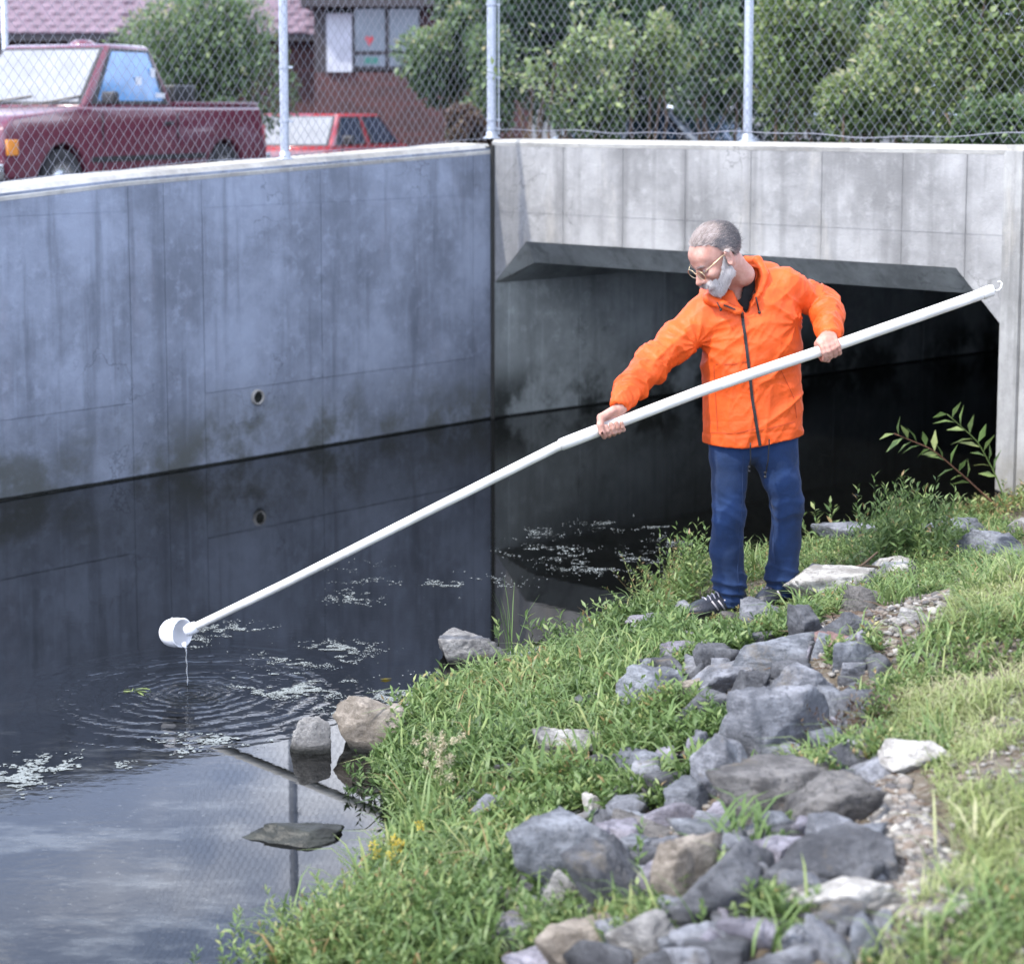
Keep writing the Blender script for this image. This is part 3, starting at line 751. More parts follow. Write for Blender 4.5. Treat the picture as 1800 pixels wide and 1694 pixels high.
tv = []; L_ = math.hypot(rise, run); dirv = np.array([0, run, rise]) / L_; nv = np.array([0, -rise, run]) / L_
prof = np.linspace(0, 1, 5)
tileV = [np.array([-tw / 2 + tw * s, 0, 0]) + dirv * (q * (th + .02)) + nv * (.012 + .018 * math.sin(math.pi * s) + .012 * (1 - q)) for q in (0, 1) for s in prof] + \
        [np.array([-tw / 2 + tw * s, 0, 0]) + dirv * 0 + nv * .0 for s in prof]
tileF = [[i, i + 1, 5 + i + 1, 5 + i] for i in range(4)] + [[10 + i, 10 + i + 1, i + 1, i] for i in range(4)]
tme = mesh_data('tile', np.array(tileV), tileF, M['tile'])
nrow = 7; cnt = 0
for r_ in range(nrow):
    cols = [x for x in np.arange(X_(-20, BY), X_(235, BY), tw)] + [x for x in np.arange(X_(505, BY), xr_, tw)]
    for x in cols:
        o = bpy.data.objects.new('tile', tme); link(o, b1)
        p = np.array([x + (tw / 2 if r_ % 2 else 0), BY - .42, ze]) + dirv * (r_ * th) - np.array(b1['_o'])
        o.location = p; o.rotation_euler = (random.uniform(-.02, .02), random.uniform(-.015, .015), 0); o['_o'] = (0., 0., 0.); cnt += 1
# projecting wing with the window
WY = 28.2
b2 = thing('brick_building', 'dark brick shop front with white board and decorated window between the shrubs', 'building', (X_(650, WY), WY, ZF))
x0, x1 = X_(556, WY), X_(930, WY); zt = Z_(14, WY)
obj('wall', *box(((x0 + x1) / 2, WY + 2, (ZF + Z_(128, WY)) / 2), (x1 - x0, 4, Z_(128, WY) - ZF)), M['brick'], b2)
obj('wall', *box(((x0 + X_(576, WY)) / 2, WY + 2, (zt + Z_(128, WY)) / 2), (X_(576, WY) - x0, 4, zt - Z_(128, WY))), M['trim_dark'], b2)
obj('wall', *box(((X_(740, WY) + x1) / 2, WY + 2, (zt + Z_(128, WY)) / 2), (x1 - X_(740, WY), 4, zt - Z_(128, WY))), M['brick'], b2)
obj('eave_board', *box(((x0 + x1) / 2, WY + .5, zt + .12), (x1 - x0 + .3, 1.8, .24)), M['trim_dark'], b2)
obj('roof', *prism([(x0 - .15, WY - .4, zt + .24), (x1, WY - .4, zt + .24), (x1, WY + 1.2, zt + 1.5), (x0 - .15, WY + 1.2, zt + 1.5)], (0, 2.6, 0)), M['tile'], b2)
obj('wall', *box(((X_(576, WY) + X_(740, WY)) / 2, WY + 2.1, (zt + Z_(128, WY)) / 2), (X_(740, WY) - X_(576, WY) - .004, 4, zt - Z_(128, WY) - .004)), M['trim_dark'], b2)
wx0, wx1 = X_(578, WY), X_(622, WY)
obj('white_board', *box(((wx0 + wx1) / 2, WY - .03, (Z_(24, WY) + Z_(127, WY)) / 2), (wx1 - wx0, .05, Z_(24, WY) - Z_(127, WY))), M['trim_white'], b2)
gx0, gx1 = X_(627, WY), X_(738, WY); gz0, gz1 = Z_(121, WY), Z_(16, WY)
wf = obj('window', *box(((gx0 + gx1) / 2, WY + .02, (gz0 + gz1) / 2), (gx1 - gx0 + .06, .05, gz1 - gz0 + .04)), M['trim_dark'], b2)
gm = X_(683, WY); gz = Z_(94, WY)
for a, b, c, d in ((gx0, gm - .03, gz + .03, gz1), (gm + .03, gx1, gz + .03, gz1), (gx0, gm - .03, gz0 + .03, gz - .03), (gm + .03, gx1, gz0 + .03, gz - .03)):
    obj('pane', *box(((a + b) / 2, WY - .012, (c + d) / 2), (b - a, .012, d - c)), M['room_dark'], wf)
hz = [(-.055, .03), (-.03, .06), (0, .035), (.03, .06), (.055, .03), (0, -.07)]
obj('red_decal', *prism([(X_(652, WY) + a * 1.2, WY - .025, Z_(72, WY) + b * 1.1) for a, b in hz], (0, .005, 0)), M['decal_red'], wf)
obj('green_decal', *box((X_(655, WY), WY - .022, Z_(107, WY)), (.20, .006, .09)), M['decal_green'], wf)
obj('red_decal', *box((X_(716, WY), WY - .022, Z_(107, WY)), (.07, .006, .08)), M['decal_red'], wf)
t_ = thing('lamp_post', 'thin pale grey post standing behind the cab of the pickup', 'post', (X_(18, 21), 21, ZG))
obj('pole', *tube([(X_(18, 21), 21, ZG), (X_(18, 21), 21, 3.75)], .035, 12), M['galv'], t_, smooth=True)
obj('pole_cap', *box((X_(18, 21), 21, 3.77), (.09, .09, .04)), M['galv'], t_)
# ------------------------------------------------------------------ leaves
def leafmat(name, stops, trans=.35, rough=.45, dry=(.16, .13, .05)):
    m, nt, out = mat_new(name); g = N(nt)
    at = nt.nodes.new('ShaderNodeAttribute'); at.attribute_name = 'tint'
    c = g.ramp(at.outputs['Fac'], stops)
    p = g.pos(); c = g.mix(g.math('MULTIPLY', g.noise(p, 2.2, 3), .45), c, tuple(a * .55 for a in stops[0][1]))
    b = nt.nodes.new('ShaderNodeBsdfPrincipled'); nt.links.new(c, b.inputs['Base Color']); b.inputs['Roughness'].default_value = rough; b.inputs['Specular IOR Level'].default_value = .45
    t = nt.nodes.new('ShaderNodeBsdfTranslucent'); nt.links.new(c, t.inputs['Color'])
    mx = nt.nodes.new('ShaderNodeMixShader'); mx.inputs[0].default_value = trans
    nt.links.new(b.outputs[0], mx.inputs[1]); nt.links.new(t.outputs[0], mx.inputs[2]); nt.links.new(mx.outputs[0], out.inputs['Surface']); return m
M['weed'] = leafmat('weed_leaf', [(0, (.05, .095, .03)), (.3, (.12, .20, .06)), (.62, (.20, .30, .10)), (.85, (.31, .39, .14)), (.95, (.42, .44, .18)), (1, (.38, .26, .12))])
M['grass'] = leafmat('grass_blade', [(0, (.13, .19, .06)), (.35, (.26, .33, .11)), (.7, (.40, .46, .19)), (.88, (.54, .53, .32)), (1, (.58, .50, .36))])
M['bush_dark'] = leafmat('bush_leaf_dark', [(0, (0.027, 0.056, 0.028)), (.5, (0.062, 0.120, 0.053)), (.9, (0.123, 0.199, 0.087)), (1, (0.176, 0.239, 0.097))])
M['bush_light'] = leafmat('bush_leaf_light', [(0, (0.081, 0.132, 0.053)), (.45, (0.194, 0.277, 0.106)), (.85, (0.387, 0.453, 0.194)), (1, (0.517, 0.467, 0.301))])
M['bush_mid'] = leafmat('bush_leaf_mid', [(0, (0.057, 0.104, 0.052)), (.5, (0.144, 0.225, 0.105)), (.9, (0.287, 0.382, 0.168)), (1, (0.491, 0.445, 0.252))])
M['russet'] = leafmat('russet_leaf', [(0, (.04, .03, .025)), (.5, (.12, .07, .06)), (1, (.20, .15, .09))])
M['stem'] = simple('green_stem', (.10, .15, .04), .7)
M['stem_red'] = simple('reddish_stem', (.17, .08, .05), .7)
M['twig'] = simple('brown_twig', (.09, .06, .04), .85)

def unit(v): return v / (np.linalg.norm(v, axis=-1, keepdims=True) + 1e-9)
def leaves(P, D, L, Wd, tint, fold=.25, droop=.25):
    """one folded four-triangle leaf per point: P base, D direction, L length, Wd half width"""
    n = len(P); D = unit(D); up = np.array([0, 0, 1.0]) + rng.normal(0, .45, (n, 3))
    S = unit(np.cross(D, up)); Nn = unit(np.cross(S, D))
    L = np.asarray(L)[:, None] * np.ones((n, 1)); Wd = np.asarray(Wd)[:, None] * np.ones((n, 1))
    midp = P + D * L * .45 ; tip = P + D * L - Nn * L * droop * .6
    a = midp + S * Wd + Nn * Wd * fold; b = midp - S * Wd + Nn * Wd * fold
    V = np.stack([P, a, b, tip, midp - Nn * L * .02], 1).reshape(-1, 3)
    i = np.arange(n)[:, None] * 5
    F = np.stack([np.concatenate([i, i + 1, i + 4], 1), np.concatenate([i, i + 4, i + 2], 1), np.concatenate([i + 4, i + 1, i + 3], 1), np.concatenate([i + 4, i + 3, i + 2], 1)], 1).reshape(-1, 3)
    return V, F, np.repeat(tint, 5)
def blades(P, H_, W_, tint, lean=.35, curl=.5, az=None):
    """arched blades of three segments"""
    n = len(P); az = rng.uniform(0, 2 * math.pi, n) if az is None else az
    d = np.stack([np.cos(az), np.sin(az), np.zeros(n)], 1); s = np.stack([-np.sin(az), np.cos(az), np.zeros(n)], 1)
    H_ = np.asarray(H_)[:, None]; W_ = np.asarray(W_)[:, None]; ln = (rng.uniform(.1, 1, n) * lean)[:, None]; cu = (rng.uniform(.2, 1.2, n) * curl)[:, None]
    z = np.array([0, 0, 1.0])
    p1 = P + z * H_ * .40 + d * H_ * ln * .35; p2 = P + z * H_ * .72 + d * H_ * (ln * .8 + cu * .25); p3 = P + z * H_ * (.95 - cu * .3) + d * H_ * (ln * 1.2 + cu * .7)
    V = np.stack([P + s * W_ * .6, P - s * W_ * .6, p1 + s * W_, p1 - s * W_, p2 + s * W_ * .75, p2 - s * W_ * .75, p3], 1).reshape(-1, 3)
    i = np.arange(n)[:, None] * 7
    F = np.stack([np.concatenate([i + a, i + b, i + c], 1) for a, b, c in ((0, 1, 3), (0, 3, 2), (2, 3, 5), (2, 5, 4), (4, 5, 6))], 1).reshape(-1, 3)
    return V, F, np.repeat(tint, 7)
def cat3(L):
    Vs, Fs, Ts, n = [], [], [], 0
    for V, F, T in L: Vs.append(V); Fs.append(F + n); Ts.append(T); n += len(V)
    return np.vstack(Vs), np.vstack(Fs), np.concatenate(Ts)
def sprigs(P, hgt, nleaf, llen, lwid, tint0, spread=.5, tvar=.18, stemw=.0016, slope=.25, whorl=0):
    """leafy upright stems with leaves spiralling up; returns leaves plus stem ribbons"""
    n = len(P); hgt = np.asarray(hgt) * np.ones(n)
    az = rng.uniform(0, 2 * math.pi, n); tl = rng.uniform(.05, 1, n) * spread
    sdir = unit(np.stack([np.cos(az) * tl, np.sin(az) * tl, np.ones(n)], 1))
    j = np.arange(nleaf); t = (.18 + .82 * (j + .5) / nleaf)
    base = P[:, None] + sdir[:, None] * (hgt[:, None] * t[None])[..., None]
    base = base - np.array([0, 0, 1.]) * (hgt[:, None] * (t[None] ** 2) * tl[:, None] * .35)[..., None]
    a = rng.uniform(0, 2 * math.pi, n)[:, None] + j[None] * 2.4 + rng.normal(0, .3, (n, nleaf))
    el = slope + .55 * t[None] + rng.normal(0, .22, (n, nleaf))
    d = np.stack([np.cos(a) * np.cos(el), np.sin(a) * np.cos(el), np.sin(el)], -1) + sdir[:, None] * .15
    sz = rng.uniform(.7, 1.25, (n, nleaf)) * (1.1 - .45 * t[None])
    L = llen * sz; Wd = lwid * sz
    ti = np.clip(tint0[:, None] + rng.normal(0, tvar, (n, nleaf)) + .15 * (t[None] - .5), 0, 1)
    A1 = leaves(base.reshape(-1, 3), d.reshape(-1, 3), L.ravel(), Wd.ravel(), ti.ravel())
    s = unit(np.cross(sdir, rng.normal(0, 1, (n, 3)))) * stemw
    tp = P + sdir * hgt[:, None] - np.array([0, 0, 1.]) * (hgt * tl * .35)[:, None]
    V = np.stack([P + s, P - s, tp], 1).reshape(-1, 3)
    i = np.arange(n)[:, None] * 3
    return cat3([A1, (V, np.concatenate([i, i + 1, i + 2], 1), np.repeat(np.clip(tint0 + .1, 0, 1), 3))])

# ------------------------------------------------------------------ shrubs behind the walls
def bush(label, px, py, Y, rx, rz, mat, n, ll, lw_, cat='bush', lobes=16, name='bush', seed=1, holes=.5, ry=None, stems=6, group='shrubs behind the fences', z0=None):
    global rng
    rng = np.random.default_rng(seed)
    c = atY(px, py, Y); ry = ry or rx * .8
    gz = ZG if z0 is None else z0
    t = thing(name, label, cat, (c[0], c[1], gz), group)
    LC = rng.normal(0, 1, (lobes, 3)); LC = unit(LC) * rng.uniform(.25, .85, (lobes, 1)) * np.array([rx, ry, rz]) + c
    LC[:, 2] = np.maximum(LC[:, 2], gz + .15)
    LR = rng.uniform(.28, .55, lobes) * min(rx, rz)
    k = rng.integers(0, lobes, n); d = unit(rng.normal(0, 1, (n, 3)))
    rr = LR[k] * rng.uniform(.55, 1.08, n) ** .6
    P = LC[k] + d * rr[:, None]
    nz = fbm(P, 2.6, seed, 2); keep = nz > -holes; P = P[keep]; d = d[keep]; nz = nz[keep]
    P[:, 2] = np.maximum(P[:, 2], gz)
    D = d * .7 + rng.normal(0, .6, P.shape) + np.array([0, 0, .15])
    m_ = len(P); sz = rng.uniform(.6, 1.3, m_)
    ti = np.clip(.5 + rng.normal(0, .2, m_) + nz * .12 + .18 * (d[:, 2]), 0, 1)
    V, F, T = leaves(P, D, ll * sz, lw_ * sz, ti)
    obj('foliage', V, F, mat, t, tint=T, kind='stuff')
    parts = []
    foot = np.array([c[0], c[1], gz])
    for s_ in range(stems):
        e = LC[s_ % lobes]; m0 = foot + rng.normal(0, .12, 3) * np.array([1, 1, 0])
        mm = (m0 + e) / 2 + rng.normal(0, .1, 3)
        parts = tube([m0 - np.array([0, 0, .05]), m0 * .5 + mm * .5 + rng.normal(0, .04, 3), mm, e], [.03, .022, .016, .006], 6)
        obj('stem', *parts, M['twig'], t)
    return t
bush('rounded dark green shrub behind the bed of the maroon pickup', 365, 85, 23.5, 1.05, 1.15, M['bush_mid'], 15000, .085, .02, seed=11, lobes=22, holes=.8)
bush('green creeper covered shrub between the shop window and the corner post', 795, 70, 20.5, .50, 1.35, M['bush_mid'], 11000, .075, .022, seed=12, lobes=20)
bush('low russet shrub at the foot of the creeper near the corner post', 815, 222, 18.5, .42, .22, M['russet'], 3200, .05, .013, seed=13, lobes=9, stems=4)
bush('loose pale green shrub just right of the corner post', 1010, 120, 17.6, .62, .62, M['bush_light'], 3200, .085, .022, seed=14, lobes=12, holes=.25, stems=7)
bush('young pale green shrub with arching shoots in front of the silver car', 1130, 95, 18.4, .50, .60, M['bush_light'], 2000, .085, .022, seed=15, lobes=9, holes=.2, stems=6)
bush('low green shrub hiding the front of the silver car', 1040, 215, 17.4, .45, .22, M['bush_mid'], 2300, .06, .017, seed=25, lobes=8, stems=3)
bush('bushy shrub on the left side of the middle fence post', 1265, 60, 19.0, .50, .8, M['bush_mid'], 4500, .08, .022, seed=16, lobes=11, holes=.35)
bush('shrub with pale leaves filling the gap right of the middle fence post', 1420, 55, 17.2, .72, .85, M['bush_light'], 8500, .075, .021, seed=17, lobes=17)
bush('low pale variegated shrub pressed against the fence right of the middle post', 1500, 190, 15.6, .55, .38, M['bush_light'], 5500, .062, .018, seed=18, lobes=13)
bush('large pale green shrub filling the upper right corner', 1720, 60, 15.8, .85, 1.0, M['bush_light'], 13000, .075, .022, seed=19, lobes=22)
bush('low leafy shrub at the fence above the right end of the headwall', 1730, 200, 14.8, .48, .30, M['bush_mid'], 4200, .062, .018, seed=20, lobes=10)
bush('tall dark shrub rising behind the pale bushes on the right', 1560, -40, 21.0, 1.9, 1.6, M['bush_mid'], 12000, .10, .03, seed=21, lobes=20, holes=.9, ry=1.2)
bush('dark shrub behind the silver car filling the gap between pale bushes', 1240, 10, 27.0, 1.8, 1.5, M['bush_dark'], 9000, .11, .033, seed=22, lobes=18, holes=.9, z0=.98)
bush('dark bushy evergreen at the corner of the brick building behind the corner post', 930, -10, 23.0, .75, 1.6, M['bush_dark'], 7000, .10, .03, seed=23, lobes=14)
bush('broad dark hedge mass far behind the headwall on the right', 1850, 60, 24.0, 3.0, 2.2, M['bush_dark'], 12000, .13, .04, seed=24, lobes=20, holes=1.2, z0=1.1)
bush('spreading shrub behind the right wing wall at the frame edge', 2060, 110, 13.5, 1.1, .9, M['bush_mid'], 5000, .08, .024, seed=26, lobes=12)
bush('dark leafy shrub filling the gap left of the silver car', 1075, 60, 24.5, 1.3, 1.5, M['bush_dark'], 11000, .11, .034, seed=31, lobes=18, holes=1.3, z0=.98, stems=3)
bush('dark leafy shrub filling the gap behind the middle fence post', 1370, 60, 23.5, 1.5, 1.4, M['bush_dark'], 12000, .11, .034, seed=32, lobes=18, holes=1.3, z0=1.1, stems=3)
bush('tall pale shrub overlapping the shop front left of the corner post', 850, 150, 19.6, .42, .62, M['bush_mid'], 5200, .075, .022, seed=33, lobes=12, holes=.9, stems=3)
bush('long dark far hedge closing the view beyond the parked silver blue car', 1250, 60, 40.0, 8.5, 1.9, M['bush_dark'], 26000, .24, .085, seed=41, lobes=60, holes=2, z0=.98, ry=1.2, stems=4, cat='hedge', name='hedge')
# small shoot that pokes through the fence at the corner post
rng = np.random.default_rng(40)
sh = thing('shoot', 'yellow green leafy shoot reaching across the corner post of the fence', 'plant', atY(950, 150, 14.9))
a, b = atY(905, 138, 14.85), atY(850, 125, 14.7); c_ = atY(985, 175, 15.3)
obj('stem', *tube([c_, a, b], [.006, .004, .002], 5), M['stem'], sh)
kk = rng.uniform(0, 1, 46)[:, None]; P_ = np.where(kk < .5, c_ + (a - c_) * kk * 2, a + (b - a) * (kk * 2 - 1)) + rng.normal(0, .03, (46, 3))
V, F, T = leaves(P_, rng.normal(0, 1, (46, 3)) + np.array([-.5, -.3, .2]), rng.uniform(.05, .08, 46), rng.uniform(.015, .022, 46), rng.uniform(.6, 1, 46)); obj('foliage', V, F, M['bush_light'], sh, tint=T, kind='stuff')
# strips of weeds at the foot of the fences, behind the parapet
strip = []
for (P0, u, ln, nb) in ((CF - nH * .45, uH, T_END + 2, 5200),):
    tt = rng.uniform(0, ln, nb)[:, None]; q = P0 + u * tt + rng.normal(0, .13, (nb, 3)); q[:, 2] = Z_TOP - .30 + rng.uniform(0, .22, nb)
    strip.append(leaves(q, rng.normal(0, 1, (nb, 3)) + np.array([0, 0, .8]), rng.uniform(.035, .07, nb), rng.uniform(.009, .018, nb), np.clip(rng.normal(.5, .25, nb), 0, 1)))
V, F, T = cat3(strip)
tag(obj('ground_cover', V, F, M['bush_mid'], tint=T, origin=tuple(CF)), 'low weeds growing along the foot of the fences behind the walls', 'weeds', kind='stuff')
# earth bank behind the headwall that carries them
q0 = C - nH * .36; q1 = R_ - nH * .36 + uH * 2
V = []
for (p, s_) in ((q0 - uH * 1.5, 0), (q1, 0)):
    for o_, z_ in ((0, Z_TOP - .55), (0, Z_TOP - .22), (.8, Z_TOP - .28), (2.2, ZG + .004), ): V.append(p - nH * o_ + np.array([0, 0, z_ - p[2]]))
obj('soil_bank', np.array(V), [[0, 1, 5, 4], [1, 2, 6, 5], [2, 3, 7, 6]], M['lot_grass'], kind='structure')
# ------------------------------------------------------------------ rocks
def rockmat(name, col, hi, vein=.25, seed=0.):
    m, nt, out = mat_new(name); g = N(nt)
    tc = nt.nodes.new('ShaderNodeTexCoord').outputs['Object']
    p = g.pos()
    n1 = g.noise(p, 7, 7, .68, seed=seed); n2 = g.noise(p, 38, 6, .75, seed=seed); n3 = g.noise(p, 160, 3, .7); n4 = g.noise(p, 14, 6, .6, stretch=(1, 1, 4), seed=seed + 2)
    c = g.mix(g.step(n1, .36, .66), tuple(a * .62 for a in col), hi)
    c = g.mix(g.math('MULTIPLY', g.step(n2, .48, .62), .7), c, tuple(a * .48 for a in col))
    ly = g.noise(p, 20, 5, .65, stretch=(.5, .5, 3.2), seed=seed + 12); c = g.mix(g.math('MULTIPLY', g.step(ly, .52, .60), .4), c, tuple(a * .6 for a in col))
    c = g.mix(g.math('MULTIPLY', g.step(n4, .54, .66), vein), c, tuple(min(1, a * 1.45) for a in hi))
    c = g.mix(g.math('MULTIPLY', g.step(n3, .60, .72), .35), c, tuple(min(1, a * 1.7) for a in hi))
    c = g.mix(g.math('MULTIPLY', g.step(g.noise(p, 3.2, 6, .75, seed=seed + 6), .56, .68), .5), c, (.19, .16, .115))
    z = g.new('SeparateXYZ', Vector=p).outputs[2]
    c = g.mix(g.math('SUBTRACT', 1.0, g.step(z, .005, .05)), c, (.016, .017, .015))
    b = g.bump(n3, .004, .9, g.bump(n2, .012, .9, g.bump(n4, .010, .6)))
    g.bsdf(out, c, .82, 0, b, .3); return m
RM = {'slate': rockmat('slate_rock', (.090, .094, .106), (.145, .15, .163), .2, 1), 'grey': rockmat('grey_rock', (.17, .18, .205), (.28, .29, .32), .25, 2),
      'blue': rockmat('blue_grey_rock', (.145, .158, .180), (.245, .26, .29), .25, 3), 'pale': rockmat('pale_rock', (.26, .255, .25), (.40, .39, .375), .3, 4),
      'tan': rockmat('tan_rock', (.25, .215, .175), (.36, .32, .275), .3, 5), 'brown': rockmat('brown_rock', (.112, .108, .108), (.20, .192, .185), .3, 6),
      'red': rockmat('red_rock', (.20, .12, .11), (.29, .19, .18), .2, 7), 'white': rockmat('speckled_rock', (.42, .40, .37), (.56, .545, .52), .5, 8), 'lilac': rockmat('lilac_grey_rock', (.22, .21, .25), (.34, .33, .38), .2, 9)}
def ico(sub):
    import bmesh
    bm = bmesh.new(); bmesh.ops.create_icosphere(bm, subdivisions=sub, radius=1); bm.verts.ensure_lookup_table()
    V = np.array([v.co[:] for v in bm.verts]); F = np.array([[v.index for v in f.verts] for f in bm.faces]); bm.free(); return unit(V), F
IV4, IF4 = ico(5); IV3, IF3 = ico(3); IV35, IF35 = ico(4); IV1, IF1 = ico(1)
def rockshape(seed, w_, d_, h_, rot=0.0, tilt=0.0, nplanes=13, sharp=26, Vs=None, flat=.0):
    r_ = np.random.default_rng(seed); V = IV4 if Vs is None else Vs
    nn = unit(r_.normal(0, 1, (nplanes, 3)) + np.array([0, 0, .15])); dd = r_.uniform(.50, .98, nplanes)
    nn = np.vstack([nn, [[.06, -.05, 1]], [[0, 0, -1]]]); dd = np.append(dd, [.72 - flat, .9]); nn = unit(nn)
    q = np.maximum(V @ nn.T, 1e-3) / dd; rr = 1 / (np.sum(q ** sharp, 1) ** (1 / sharp))
    P = V * rr[:, None]
    s = seed * 3.1
    P = P * (1 + .035 * fbm(P + s, 2.3, seed, 3))[:, None]
    # chipped steps
    st = fbm(P * np.array([1, 1, 2.2]) + s, 3.2, seed + 5, 2); P = P * (1 - .035 * (st > .25) - .03 * (st > .6))[:, None]
    P = P * (1 + .014 * fbm(P + s, 12, seed, 3))[:, None]
    st2 = noise3(P * np.array([1, 1, 3.5]) + s, 5.0, seed + 8); P = P * (1 - .02 * (st2 > .1))[:, None]
    ext = P.max(0) - P.min(0); P = (P - (P.max(0) + P.min(0)) / 2) / ext * np.array([w_, d_, h_])
    ca, sa = math.cos(tilt), math.sin(tilt); P = P @ np.array([[ca, 0, sa], [0, 1, 0], [-sa, 0, ca]]).T
    ca, sa = math.cos(rot), math.sin(rot); P = P @ np.array([[ca, -sa, 0], [sa, ca, 0], [0, 0, 1]]).T
    return P
